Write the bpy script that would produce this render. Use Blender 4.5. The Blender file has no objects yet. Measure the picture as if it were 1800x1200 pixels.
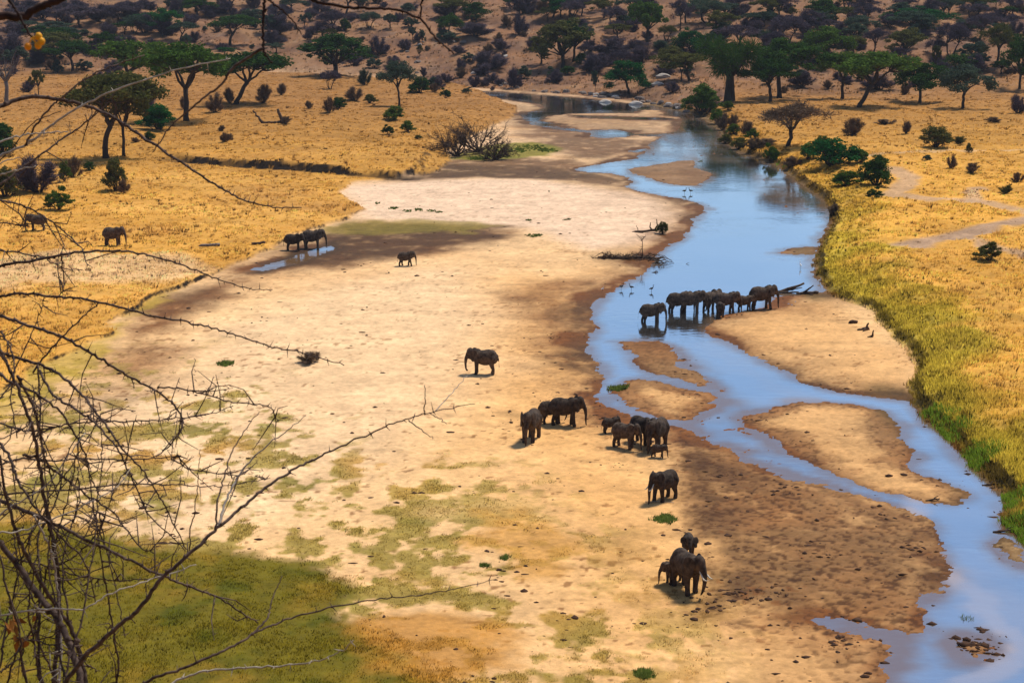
import bpy, math, random
import numpy as np
from mathutils import Vector, Matrix

# ------------------------------------------------------------------ camera, sky, sun, exposure
SC = bpy.context.scene
FPX, PITCH, CAMZ = 2900.0, math.radians(13.2), 39.0
cam = bpy.data.cameras.new('camera')
cam.sensor_width = 36.0
cam.lens = 36.0 * FPX / 1800.0
cam.clip_start = 0.1
cam.clip_end = 9000
cam.dof.use_dof = True
cam.dof.focus_distance = 170
cam.dof.aperture_fstop = 22
co = bpy.data.objects.new('camera', cam)
SC.collection.objects.link(co)
co.location = (0, 0, CAMZ)
co.rotation_euler = (math.pi / 2 - PITCH, 0, 0)
SC.camera = co

SUN_EL, SUN_AZ = math.radians(60), math.radians(42)      # azimuth clockwise from +Y (view direction)
w = bpy.data.worlds.new('World')
SC.world = w
w.use_nodes = True
nt = w.node_tree
bg = nt.nodes['Background']
sky = nt.nodes.new('ShaderNodeTexSky')
sky.sky_type = 'NISHITA'
sky.sun_disc = False
sky.sun_elevation = SUN_EL
sky.sun_rotation = SUN_AZ
sky.air_density = 1.0
sky.dust_density = 1.1
sky.ozone_density = 3.0
sky.altitude = 900
nt.links.new(sky.outputs[0], bg.inputs[0])
bg.inputs[1].default_value = 0.10
sl = bpy.data.lights.new('sun', 'SUN')
sl.energy = 3.6
sl.angle = math.radians(10)
sl.color = (1.0, 0.93, 0.82)
so = bpy.data.objects.new('sun', sl)
SC.collection.objects.link(so)
sd = Vector((math.sin(SUN_AZ) * math.cos(SUN_EL), math.cos(SUN_AZ) * math.cos(SUN_EL), math.sin(SUN_EL)))
so.rotation_euler = (-sd).to_track_quat('-Z', 'Y').to_euler()
so.location = (60, 60, 200)
SC.view_settings.view_transform = 'Standard'
SC.view_settings.look = 'None'
SC.view_settings.exposure = 0.2
SC.view_settings.gamma = 1.0

rng = np.random.default_rng(7)
random.seed(7)
COL = SC.collection

# ------------------------------------------------------------------ projection helpers (layout on the real ground)
CP, SP = math.cos(PITCH), math.sin(PITCH)


def ray(px, py):
    dx, dy = (px - 900.0) / FPX, (600.0 - py) / FPX
    return np.array([dx, CP + dy * SP, -SP + dy * CP])


def gp(px, py, z=0.0):
    r = ray(px, py)
    t = (CAMZ - z) / -r[2]
    return r[0] * t, r[1] * t


# ------------------------------------------------------------------ noise
def _h(ix, iy, seed):
    with np.errstate(over='ignore'):
        n = ix.astype(np.uint32) * np.uint32(374761393) + iy.astype(np.uint32) * np.uint32(668265263) + np.uint32(seed * 1446653 + 11)
        n = (n ^ (n >> np.uint32(13))) * np.uint32(1274126177)
        n = n ^ (n >> np.uint32(16))
    return (n & np.uint32(0xffffff)).astype(np.float32) / np.float32(0xffffff)


def vnoise(x, y, seed):
    xf, yf = np.floor(x), np.floor(y)
    ix, iy = xf.astype(np.int64), yf.astype(np.int64)
    fx, fy = (x - xf).astype(np.float32), (y - yf).astype(np.float32)
    fx = fx * fx * (3 - 2 * fx)
    fy = fy * fy * (3 - 2 * fy)
    a, b = _h(ix, iy, seed), _h(ix + 1, iy, seed)
    c, d = _h(ix, iy + 1, seed), _h(ix + 1, iy + 1, seed)
    return (a + (b - a) * fx) * (1 - fy) + (c + (d - c) * fx) * fy


def fbm(x, y, scale, octv, seed):
    """about -1..1"""
    s, amp, tot = 0, 1.0, 0.0
    f = 1.0 / scale
    for o in range(octv):
        s = s + amp * (vnoise(x * f + 13.7 * o, y * f - 7.3 * o, seed + 31 * o) - 0.5)
        tot += amp
        amp *= 0.55
        f *= 2.03
    return s / tot * 2.6


def sst(a, b, x):
    t = np.clip((x - a) / (b - a), 0, 1)
    return t * t * (3 - 2 * t)


# ------------------------------------------------------------------ ground grid
def fine_rows(d0, d1, n, p=1.6):
    k = 1 - p
    u = np.linspace(d0 ** k, d1 ** k, n)
    return u ** (1 / k)


rows = np.concatenate([np.linspace(-60, 66, 34), fine_rows(70, 760, 770), np.array([775, 800, 830, 870, 920, 1000, 1100, 1250, 1500, 1800, 2300, 3000, 4200, 6000])])
ft = np.linspace(-0.375, 0.375, 720)
ct = np.array([0.4, 0.43, 0.48, 0.54, 0.62, 0.72, 0.85, 1.0, 1.2, 1.5, 2.0])
cols = np.concatenate([-ct[::-1], ft, ct])


def wid(d):
    return np.sqrt(np.maximum(d, 0) ** 2 + 45.0 ** 2)


D, T = np.meshgrid(rows, cols, indexing='ij')
GX = (T * wid(D))
GY = D.copy()
NR, NC = GX.shape


def poly_sdf(pts, z=0.0, margin=30.0, px=True):
    """signed distance in metres, positive inside, over the grid"""
    P = np.array([gp(a, b, z) for a, b in pts]) if px else np.array(pts)
    out = np.full(GX.shape, -margin, np.float32)
    x0, y0 = P.min(0) - margin
    x1, y1 = P.max(0) + margin
    sel = (GX > x0) & (GX < x1) & (GY > y0) & (GY < y1)
    x, y = GX[sel].astype(np.float32), GY[sel].astype(np.float32)
    d2 = np.full(x.shape, 1e9, np.float32)
    ins = np.zeros(x.shape, bool)
    n = len(P)
    for i in range(n):
        ax, ay = P[i]
        bx, by = P[(i + 1) % n]
        ex, ey = bx - ax, by - ay
        L = ex * ex + ey * ey + 1e-9
        t = np.clip(((x - ax) * ex + (y - ay) * ey) / L, 0, 1)
        qx, qy = x - ax - t * ex, y - ay - t * ey
        d2 = np.minimum(d2, qx * qx + qy * qy)
        if ay != by:
            c = ((ay > y) != (by > y)) & (x < ex * (y - ay) / (by - ay) + ax)
            ins ^= c
    d = np.sqrt(d2)
    out[sel] = np.where(ins, d, np.maximum(-d, -margin))
    return out


def line_dist(pts, z=0.0, margin=25.0, G=None):
    P = np.array([gp(a, b, z) for a, b in pts])
    GX, GY = G if G is not None else (globals()['GX'], globals()['GY'])
    out = np.full(GX.shape, margin, np.float32)
    x0, y0 = P.min(0) - margin
    x1, y1 = P.max(0) + margin
    sel = (GX > x0) & (GX < x1) & (GY > y0) & (GY < y1)
    x, y = GX[sel], GY[sel]
    d2 = np.full(x.shape, margin ** 2)
    for i in range(len(P) - 1):
        ax, ay = P[i]
        ex, ey = P[i + 1][0] - ax, P[i + 1][1] - ay
        t = np.clip(((x - ax) * ex + (y - ay) * ey) / (ex * ex + ey * ey + 1e-9), 0, 1)
        d2 = np.minimum(d2, (x - ax - t * ex) ** 2 + (y - ay - t * ey) ** 2)
    out[sel] = np.sqrt(d2)
    return out


# ---- water
WATER = [
    # main river, right shore going down then left shore going up
    [(1195, 199), (1238, 210), (1264, 230), (1272, 250), (1302, 270), (1336, 281), (1362, 291), (1387, 309), (1412, 329), (1442, 349),
     (1458, 374), (1456, 395), (1441, 420), (1433, 440), (1431, 462), (1428, 480), (1440, 500), (1446, 514), (1400, 519), (1362, 519),
     (1338, 541), (1292, 550), (1258, 558), (1238, 572), (1244, 586), (1272, 599), (1310, 618), (1350, 640), (1400, 665), (1440, 683), (1490, 693),
     (1540, 698), (1598, 708), (1620, 735), (1640, 752), (1666, 775), (1690, 805), (1720, 830), (1740, 845), (1757, 865), (1766, 890),
     (1762, 908), (1768, 925), (1786, 942), (1802, 960), (1880, 1050), (1960, 1180), (2020, 1320), (1500, 1400), (1540, 1260), (1567, 1200), (1563, 1185), (1574, 1168), (1580, 1150),
     (1574, 1130), (1548, 1119), (1480, 1104), (1425, 1090), (1435, 1086), (1500, 1099), (1560, 1111), (1600, 1118), (1618, 1110), (1624, 1085), (1620, 1060), (1640, 1046),
     (1660, 1030), (1666, 1000), (1650, 970), (1633, 940), (1635, 916), (1610, 905), (1560, 886), (1500, 866), (1450, 851), (1400, 843),
     (1368, 831), (1330, 815), (1300, 800), (1285, 787), (1240, 776), (1222, 758), (1200, 747), (1165, 742), (1130, 735), (1090, 720), (1060, 706),
     (1044, 692), (1056, 680), (1061, 660), (1050, 640), (1035, 620), (1034, 600), (1040, 575), (1042, 550), (1050, 530), (1070, 514), (1092, 500),
     (1120, 490), (1132, 475), (1150, 462), (1160, 450), (1176, 437), (1196, 420), (1212, 400), (1230, 376), (1245, 367), (1228, 357),
     (1200, 350), (1150, 342), (1102, 329), (1112, 320), (1108, 312), (1075, 305), (1035, 303), (1012, 297), (1040, 291), (1080, 285), (1130, 278),
     (1115, 276), (1130, 269), (1150, 260), (1140, 254), (1162, 241), (1192, 230), (1198, 215)],
    # far reach
    [(840, 161), (900, 164), (960, 168), (1010, 172), (1060, 177), (1110, 183), (1150, 187), (1200, 196), (1240, 210), (1200, 206), (1168, 203), (1168, 194), (1130, 193),
     (1110, 199), (1060, 199), (1000, 200), (962, 204), (950, 212), (985, 220), (955, 220), (925, 212), (912, 200), (940, 196), (958, 190), (950, 183), (905, 177), (865, 172)],
    [(1040, 229), (1075, 228), (1112, 234), (1108, 241), (1062, 243), (1042, 240)],
    [(930, 214), (985, 224), (1042, 231), (1044, 234), (980, 228), (930, 218)], [(1000, 203), (1080, 205), (1150, 207), (1190, 209), (1188, 211), (1110, 210), (1040, 208)],
    [(1108, 236), (1150, 236), (1185, 234), (1180, 238), (1140, 240)], [(1100, 266), (1135, 262), (1150, 263), (1120, 268)],
    # pool under the left bank
    [(443, 474), (470, 466), (500, 461), (528, 450), (545, 440), (583, 433), (590, 438), (562, 447), (543, 455), (520, 462), (490, 469), (462, 477)],
]
ISL = [
    [(1256, 305), (1240, 320), (1225, 328), (1180, 325), (1112, 306), (1098, 297), (1150, 290), (1200, 282), (1222, 282), (1216, 293)],
    [(1083, 600), (1120, 597), (1160, 600), (1192, 616), (1196, 640), (1230, 655), (1262, 681), (1225, 681), (1190, 666), (1150, 660), (1130, 645), (1105, 625)],
    [(1078, 692), (1095, 670), (1130, 663), (1170, 671), (1210, 682), (1258, 690), (1268, 705), (1242, 725), (1218, 741), (1180, 742), (1140, 731), (1100, 716)],
    [(1298, 734), (1340, 722), (1390, 705), (1440, 704), (1500, 710), (1558, 722), (1580, 745), (1600, 785), (1606, 806), (1588, 820), (1620, 836), (1660, 850), (1690, 862),
     (1700, 872), (1672, 886), (1630, 884), (1580, 871), (1500, 850), (1450, 826), (1400, 800), (1350, 766), (1310, 746)],
    [(1675, 1136), (1700, 1118), (1730, 1120), (1748, 1140), (1735, 1160), (1700, 1165)],
    [(1360, 445), (1395, 436), (1436, 432), (1436, 448), (1400, 449)],
    [(1740, 955), (1765, 945), (1800, 965), (1840, 1010), (1800, 1000), (1765, 980)],
    [(1250, 862), (1275, 858), (1270, 866)],
]
wat = np.full(GX.shape, -30.0, np.float32)
for p in WATER:
    wat = np.maximum(wat, poly_sdf(p))
isl = np.full(GX.shape, -30.0, np.float32)
for p in ISL:
    isl = np.maximum(isl, poly_sdf(p))
wat = np.minimum(wat, -isl)
edge_n = fbm(GX, GY, 1.6, 4, 3) * 0.6 + fbm(GX, GY, 6.0, 2, 5) * 0.5 + fbm(GX, GY, 0.6, 2, 6) * 0.25
wat_n = wat + edge_n * np.clip(1.3 - np.abs(wat) * 0.25, 0.0, 1)

# ---- raised land
LAND_L = [(-2600, 950), (-300, 800), (-80, 735), (0, 692), (90, 640), (185, 602), (205, 577), (250, 532), (320, 506), (400, 476), (440, 460), (475, 440), (505, 421),
          (560, 403), (612, 388), (640, 372), (598, 345), (622, 323), (700, 320), (760, 308), (790, 286), (800, 266), (862, 226), (900, 207), (905, 191), (880, 177),
          (855, 163), (800, 152), (400, 130), (-2600, 130)]
UPPER_L = [(-2600, 230), (-200, 250), (0, 262), (200, 280), (290, 296), (420, 304), (520, 308), (600, 313), (680, 319), (732, 319), (752, 309), (775, 300), (787, 277),
           (802, 263), (862, 224), (900, 206), (905, 191), (880, 177), (855, 162), (800, 150), (400, 128), (-2600, 128)]
BANK_R = [(1120, 176), (1160, 186), (1200, 195), (1243, 208), (1270, 229), (1278, 250), (1307, 269), (1341, 280), (1367, 290), (1392, 308), (1417, 328), (1447, 348), (1464, 374),
          (1462, 395), (1447, 420), (1439, 440), (1437, 462), (1434, 480), (1447, 500), (1453, 514), (1476, 527), (1521, 544), (1553, 574), (1563, 592),
          (1603, 630), (1613, 650), (1596, 685), (1604, 710), (1625, 733), (1646, 751), (1671, 774), (1695, 804), (1725, 829), (1745, 844), (1762, 864), (1771, 890),
          (1767, 909), (1773, 924), (1791, 940), (1808, 958), (1888, 1045), (1968, 1175), (2040, 1320), (4200, 1300), (4200, 120), (1120, 150)]
ll = poly_sdf(LAND_L, margin=60)
ul = poly_sdf(UPPER_L, margin=40)
rb = poly_sdf(BANK_R, margin=60)
n_big = fbm(GX, GY, 14, 4, 21)
n_mid = fbm(GX, GY, 3.5, 4, 22)
n_fin = fbm(GX, GY, 0.9, 3, 23)
n_wide = fbm(GX, GY, 45, 4, 24)
ll_n = ll + n_mid * 1.0 + n_big * 1.4
rb_n = rb + n_mid * 0.7 * sst(0, 1.5, rb + 1)
ul_n = ul + n_mid * 0.9

# sand and water bed
h = np.where(wat_n > 0, -0.02 - 0.06 * np.clip(wat_n, 0, 6) ** 0.8, 0.03 * np.minimum(-wat_n, 2.5) + 0.012 * np.clip(-wat_n - 2.5, 0, 20))
dry = sst(0.3, 4, -wat_n)
h = h + dry * (0.10 * n_big + 0.05 * n_mid) * 0.8 + np.where(wat_n < 0, 0.012, 0.0)
h = np.where((wat_n < -0.6), np.maximum(h, 0.02), h)
hoof = fbm(GX, GY, 0.34, 2, 41)
shoal = np.full(GX.shape, -20.0, np.float32)
for p in ([(1205, 748), (1260, 705), (1300, 735), (1345, 770), (1400, 828), (1330, 812), (1250, 775)], [(1230, 660), (1290, 690), (1335, 718), (1300, 732), (1262, 700)], [(1110, 590), (1200, 610), (1260, 655), (1180, 640)],
          [(1300, 800), (1440, 845), (1600, 900), (1590, 905), (1430, 860), (1300, 815)], [(1655, 960), (1680, 1000), (1650, 1040), (1635, 1060), (1640, 1000)], [(1740, 930), (1765, 925), (1830, 1010), (1790, 1010), (1755, 985)],
          [(1500, 1095), (1600, 1115), (1590, 1140), (1500, 1108)], [(1560, 1120), (1600, 1150), (1590, 1220), (1560, 1200)], [(1660, 1110), (1720, 1100), (1765, 1130), (1745, 1170), (1690, 1180)],
          [(465, 470), (520, 450), (548, 440), (566, 444), (530, 462), (485, 473)], [(1180, 225), (1250, 235), (1300, 290), (1200, 280), (1120, 280)], [(1320, 300), (1380, 320), (1440, 370), (1400, 380), (1330, 340)]):
    shoal = np.maximum(shoal, poly_sdf(p, margin=20))
shm = sst(-1.5, 1.0, shoal) * (wat_n > -0.3)
h = h * (1 - shm) + shm * (-0.035 + 0.055 * fbm(GX, GY * 1.3, 1.5, 4, 44) + 0.02 * hoof)
h = h + np.where(wat_n < 0, 1, 0.6) * hoof * (0.02 + 0.03 * sst(0.5, 3, -wat_n)) * sst(-25, -1, -np.abs(wat_n))
h0 = h.copy()
# left land: low ragged step, then a rise, then the cut bank of the upper terrace
h += 0.45 * sst(0.0, 0.7, ll_n) * (0.6 + 0.4 * sst(-0.3, 0.6, n_big)) + np.clip(ll_n, 0, 40) * 0.02
cutx = sst(-70, -58, GX) * sst(-12, -22, GX) * sst(-0.75, 0.1, fbm(GX, GY * 0.3, 9, 2, 26)) 
cut_w = 1.2 + 8.0 * (1 - cutx)
h += (1.25 + 0.3 * n_big) * sst(0, 1, ul_n / cut_w)
h += 0.10 * n_mid * sst(1, 4, ll_n)
# right bank
h += (0.75 + 0.2 * n_mid) * sst(0.0, 1.3, rb_n) + 1.25 * sst(0.8, 7.0, rb + n_big * 1.5)
h += (0.16 * n_mid + 0.12 * n_big) * sst(0.6, 3, rb_n)
h = h0 + (h - h0) * sst(0.5, -0.5, wat)
# far hill
FOOT = [(-2600, 150), (-300, 146), (0, 146), (300, 142), (500, 138), (700, 146), (850, 155), (950, 161), (1050, 168), (1150, 176), (1250, 186), (1400, 182), (1600, 180), (1800, 176), (2600, 165), (4200, 160)]
fw = np.array([gp(a, b) for a, b in FOOT])
foot_t = fw[:, 0] / fw[:, 1]
yfoot = np.interp(GX / np.maximum(GY, 1), foot_t, fw[:, 1])
dy = np.clip(GY - yfoot, 0, None)
hill = 0.115 * dy * (1 - np.exp(-dy / 28.0))
hill = np.where(hill > 48, 48 + 22 * (1 - np.exp(-(hill - 48) / 60)), hill)
hill = hill + sst(5, 60, dy) * (2.2 * n_wide + 0.7 * n_big + 0.25 * n_mid)
hill = hill + 0.8 * sst(0, 6, dy) * sst(0.0, 0.8, n_big + 0.4)
h = h + hill * sst(0.5, -1.5, wat)
# bluff that carries the camera
bl = np.clip(37.4 - 0.55 * GY, 0, 37.4 + 4) * sst(76, 60, GY)
h = np.where(bl > 0.5, np.maximum(h, bl + 0.25 * n_mid), h)
HGT = h.astype(np.float64)


def hz(x, y):
    r = np.interp(y, rows, np.arange(NR))
    c = np.interp(x / wid(y), cols, np.arange(NC))
    i, j = np.minimum(np.floor(r).astype(int), NR - 2), np.minimum(np.floor(c).astype(int), NC - 2)
    a, b = r - i, c - j
    return (HGT[i, j] * (1 - a) + HGT[i + 1, j] * a) * (1 - b) + (HGT[i, j + 1] * (1 - a) + HGT[i + 1, j + 1] * a) * b


TS = np.concatenate([np.arange(72, 300, 0.4), np.arange(300, 1500, 0.8)])


def hit(px, py):
    """point of the ground seen at a photograph position: x, y, z, depth along the axis"""
    r = ray(px, py)
    x, y, z = r[0] * TS, r[1] * TS, CAMZ + r[2] * TS
    g = hz(x, y)
    k = np.nonzero(z < g)[0]
    k = k[0] if len(k) else len(TS) - 1
    lo, hi = TS[max(k - 1, 0)], TS[k]
    for _ in range(12):
        m = 0.5 * (lo + hi)
        if CAMZ + r[2] * m < hz(np.array([r[0] * m]), np.array([r[1] * m]))[0]:
            hi = m
        else:
            lo = m
    m = hi
    return r[0] * m, r[1] * m, float(hz(np.array([r[0] * m]), np.array([r[1] * m]))[0]), m


# ------------------------------------------------------------------ ground colours (albedo of sand, mud, grass, soil)
def C(r, g, b):
    return np.array([r, g, b], np.float32)


def mix(col, m, c):
    m = np.clip(m, 0, 1)[..., None].astype(np.float32)
    return col * (1 - m) + c * m


far = sst(150, 330, GY)
col = np.empty(GX.shape + (3,), np.float32)
col[:] = C(0.78, 0.475, 0.215)
col = mix(col, far, C(0.74, 0.47, 0.255))
col = mix(col, sst(-0.1, 0.9, n_big) * 0.35, C(0.84, 0.56, 0.29))
col = mix(col, sst(0.0, 0.9, fbm(GX, GY, 9, 4, 50)) * 0.45, C(0.64, 0.345, 0.135))
org = poly_sdf([(860, 500), (1040, 480), (1060, 690), (1210, 750), (1260, 860), (1300, 1100), (1240, 1300), (1050, 1300), (980, 1000), (800, 800), (780, 620)], margin=25)
col = mix(col, 0.6 * sst(-8, 8, org + n_big * 6), C(0.76, 0.385, 0.115))
br_ = poly_sdf([(1238, 572), (1362, 519), (1480, 527), (1610, 650), (1600, 712), (1700, 872), (1670, 1000), (1620, 1110), (1580, 1160), (1560, 1300), (1250, 1300), (1230, 900), (1190, 760), (1070, 690), (1130, 590)], margin=20)
col = mix(col, 0.65 * sst(-2, 4, br_ + n_big * 2), C(0.66, 0.35, 0.125))
pl_ = poly_sdf([(600, 332), (760, 320), (940, 318), (1150, 347), (1190, 375), (1165, 420), (1040, 440), (930, 405), (640, 388)], margin=20)
col = mix(col, 0.85 * sst(-4, 3, pl_ + n_mid), C(0.78, 0.545, 0.365))
pl_ = poly_sdf([(300, 640), (600, 500), (800, 480), (900, 560), (800, 700), (560, 900), (300, 950), (100, 900)], margin=20)
col = mix(col, 0.5 * sst(-8, 6, pl_ + n_big * 4), C(0.84, 0.585, 0.35))
# damp margin, noise-broken
wd = -wat_n
dm = fbm(GX, GY, 7, 4, 51)
WET = [  # polygon, strength, softness
    ([(1040, 480), (1120, 470), (1060, 520), (1045, 560), (1040, 640), (1062, 665), (1000, 660), (900, 590), (880, 520), (960, 500)], 0.8, 7),
    ([(985, 540), (1050, 520), (1040, 600), (1055, 640), (1020, 640)], 1.0, 4),
    ([(560, 400), (620, 392), (760, 395), (900, 400), (900, 425), (820, 445), (700, 455), (560, 475), (430, 482), (450, 455), (520, 430)], 1.0, 5),
    ([(190, 600), (230, 555), (320, 512), (400, 480), (470, 478), (440, 510), (380, 545), (300, 590), (260, 620)], 0.95, 4),
    ([(150, 640), (260, 610), (340, 620), (300, 700), (120, 720)], 0.7, 6),
    ([(770, 286), (800, 276), (1000, 282), (1040, 292), (1010, 298), (1100, 312), (1100, 330), (1000, 325), (930, 318), (760, 318), (700, 322)], 0.85, 4),
    ([(900, 205), (960, 220), (1110, 244), (1160, 244), (1140, 270), (1080, 284), (1000, 280), (900, 240)], 0.85, 6),
    ([(860, 176), (960, 188), (950, 205), (1000, 202), (1190, 200), (1195, 235), (1110, 248), (960, 225), (910, 205)], 0.55, 6),
    ([(1100, 328), (1230, 352), (1250, 368), (1220, 400), (1190, 420), (1180, 400), (1190, 372), (1150, 352)], 0.85, 3),
    ([(1185, 755), (1230, 760), (1300, 800), (1420, 845), (1560, 885), (1640, 915), (1670, 1000), (1625, 1110), (1560, 1112), (1420, 1085), (1280, 1080), (1200, 1100), (1240, 960), (1190, 880), (1225, 800)], 0.80, 3),
    ([(1200, 770), (1270, 800), (1350, 850), (1290, 880), (1260, 960), (1330, 1060), (1240, 1090), (1200, 1000), (1225, 900), (1200, 850)], 0.88, 3),
    ([(1250, 1090), (1420, 1085), (1560, 1112), (1585, 1150), (1570, 1200), (1560, 1300), (1400, 1300), (1440, 1180)], 0.65, 4),
    ([(1060, 950), (1160, 900), (1200, 1000), (1250, 1100), (1150, 1120), (1080, 1050)], 0.25, 6),
]
wb = 0.55 + 0.45 * sst(-0.3, 0.5, fbm(GX, GY, 11, 3, 56))
wet = wb * 0.98 * sst(3.4, 0.1, wd + dm * 2.4) + wb * 0.6 * sst(10, 1.5, wd + dm * 3.5)
wet = np.where(wat > 0.3, 1.0, wet)
for pts, s, soft in WET:
    m = poly_sdf(pts, margin=25)
    wet = np.maximum(wet, s * sst(-soft * 0.6, soft, m + dm * soft * 0.7 + n_mid * 0.8)) 
wet = np.clip(wet * (1 - 0.45 * sst(0.1, 0.9, fbm(GX, GY, 2.2, 3, 53)) * (wd > 0.6)), 0, 1)
islm = sst(-1, 0.5, isl)
# the tops of the bars dry out again
bar_top = sst(1.2, 3.2, wd + dm * 1.0) * np.maximum(sst(0, 1, isl), 0)
wet = wet * (1 - 0.55 * bar_top) * (1 - 0.25 * sst(0, 1, isl))
wet = np.maximum(wet, (0.80 + 0.15 * dm) * sst(-0.5, 0.8, np.maximum(poly_sdf(ISL[0]), poly_sdf(ISL[1]))))
mud = np.empty_like(col)
mud[:] = C(0.185, 0.062, 0.012)
mud = mix(mud, sst(-0.2, 0.8, n_big), C(0.115, 0.048, 0.014))
mud = mix(mud, far * 0.8, C(0.105, 0.052, 0.022))
m_ = np.clip(wet, 0, 1)[..., None]
col = col * (1 - m_) + mud * m_
dk = poly_sdf([(980, 540), (1060, 500), (1045, 560), (1040, 620), (1060, 650), (1000, 650)], margin=15)
dk = np.maximum(dk, poly_sdf([(430, 480), (520, 445), (620, 405), (880, 402), (860, 430), (700, 450), (560, 472)], margin=15))
dk = np.maximum(dk, poly_sdf([(770, 290), (1010, 300), (1100, 318), (930, 318), (720, 320)], margin=15))
dk = np.maximum(dk, poly_sdf([(1195, 775), (1260, 800), (1300, 860), (1260, 900), (1290, 980), (1350, 1060), (1260, 1080), (1220, 960), (1230, 880)], margin=15))
pool = poly_sdf([(432, 482), (470, 458), (530, 440), (590, 425), (610, 436), (570, 455), (520, 470), (470, 482)], margin=15)
col = mix(col, 0.9 * sst(-1.5, 1.5, pool + n_mid), C(0.045, 0.028, 0.015))
col = mix(col, 0.7 * sst(-3, 3, dk + dm * 3.5 + n_mid * 1.5) * np.clip(wet * 1.2, 0, 1), C(0.075, 0.040, 0.017))
# footprints and droppings: dark flecks
fleck = sst(0.5, 0.8, fbm(GX, GY, 0.6, 2, 60) + 0.35 * fbm(GX, GY, 6, 2, 61) - 0.15)
col = mix(col, fleck * 0.7 * (h < 3) * (0.35 + 0.65 * sst(300, 120, GY)), C(0.20, 0.075, 0.02))
hm = sst(-0.02, 0.6, -hoof + 0.25 * fbm(GX, GY, 2.2, 2, 63) + 0.12 * dm) * np.clip(wet * 1.3, 0, 1) * sst(240, 100, GY)
col = mix(col, hm * 0.8, C(0.060, 0.020, 0.005))

# short grass on the sand: strewn tufty mats, denser towards the lower left
gzone = poly_sdf([(-900, 1300), (-300, 640), (120, 640), (330, 620), (520, 690), (560, 760), (820, 820), (900, 900), (1010, 960), (1130, 1040), (1180, 1130), (1200, 1300)], margin=25)
gz = sst(-8, 6, gzone + dm * 5)
gnear = sst(640, 1300, 0 * GX) if False else sst(150, 95, GY)
pat = np.maximum(fbm(GX, GY * 0.8, 3.2, 4, 70), fbm(GX, GY * 0.9, 1.7, 3, 77) - 0.08) + 0.35 * fbm(GX, GY, 16, 2, 71)
mat = gz * sst(0.15, 0.45, pat + 0.12 * n_fin + 0.40 * gnear - 0.10) * (1 - 0.8 * np.clip(wet, 0, 1))
gcol = np.empty_like(col)
gcol[:] = C(0.27, 0.20, 0.03)
gcol = mix(gcol, sst(0, 0.8, fbm(GX, GY, 9, 3, 72)), C(0.50, 0.25, 0.045))
gcol = mix(gcol, sst(0.2, 0.9, fbm(GX, GY, 5, 3, 73)) * 0.7, C(0.17, 0.175, 0.018))
m_ = np.clip(mat * 0.85, 0, 1)[..., None]
col = col * (1 - m_) + gcol * m_
lawn = poly_sdf([(-1500, 1400), (-600, 900), (0, 935), (130, 940), (260, 962), (340, 968), (480, 985), (560, 1008), (640, 1045), (590, 1085), (640, 1110), (690, 1150), (740, 1200), (800, 1400)], margin=25)
lw = sst(-1.2, 1.0, lawn + n_mid * 1.3 + dm * 1.0)
lcol = np.empty_like(col)
lcol[:] = C(0.150, 0.118, 0.010)
lcol = mix(lcol, sst(-0.1, 0.8, fbm(GX, GY, 4, 4, 75)) * 0.8, C(0.30, 0.175, 0.022))
lcol = mix(lcol, sst(0.1, 0.9, fbm(GX, GY, 2.5, 3, 76)) * 0.7, C(0.055, 0.070, 0.005))
m_ = lw[..., None]
col = col * (1 - m_) + lcol * m_
for pts, c, s in [([(610, 1100), (680, 1075), (800, 1080), (880, 1120), (880, 1180), (780, 1195), (680, 1170)], C(0.46, 0.205, 0.035), 0.8),
                  ([(850, 910), (930, 900), (1010, 945), (1000, 1030), (900, 1030), (830, 960)], C(0.55, 0.27, 0.06), 0.75),
                  ([(880, 255), (940, 250), (992, 264), (960, 275), (890, 282), (850, 284), (780, 284), (800, 272)], C(0.19, 0.17, 0.018), 0.9),
                  ([(620, 392), (780, 388), (880, 400), (820, 412), (660, 415), (560, 412), (520, 430), (480, 440), (560, 402)], C(0.22, 0.16, 0.022), 0.75),
                  ([(270, 480), (370, 460), (400, 470), (330, 500), (250, 545), (190, 620), (100, 690), (0, 760), (-200, 820), (-100, 700), (60, 650), (180, 590)], C(0.44, 0.29, 0.035), 0.7)]:
    m = poly_sdf(pts, margin=15)
    col = mix(col, s * sst(-1.5, 1.5, m + n_mid * 2.2 + dm), c)

# dry grass land
gold = np.empty_like(col)
gold[:] = C(0.66, 0.33, 0.062)
gold = mix(gold, sst(-0.1, 0.9, n_big) * 0.6, C(0.76, 0.41, 0.10))
gold = mix(gold, sst(0.0, 0.9, fbm(GX, GY, 6, 4, 80)) * 0.55, C(0.54, 0.245, 0.042))
gold = mix(gold, sst(0.0, 0.8, fbm(GX, GY, 22, 4, 86)) * 0.65, C(0.42, 0.20, 0.05))
gold = mix(gold, sst(225, 370, GY) * 0.85, C(0.38, 0.185, 0.042))
gold = mix(gold, sst(310, 440, GY) * 0.6, C(0.27, 0.125, 0.045))
lm = sst(-0.3, 0.7, ll_n)
col = mix(col, lm, 0) + gold * lm[..., None]
pale = poly_sdf([(-100, 470), (120, 445), (300, 445), (400, 470), (330, 490), (200, 500), (60, 500), (-100, 540)], z=0.8, margin=15)
col = mix(col, 0.65 * sst(-2, 3, pale + n_mid * 2 + dm * 2), C(0.74, 0.48, 0.25))
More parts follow.
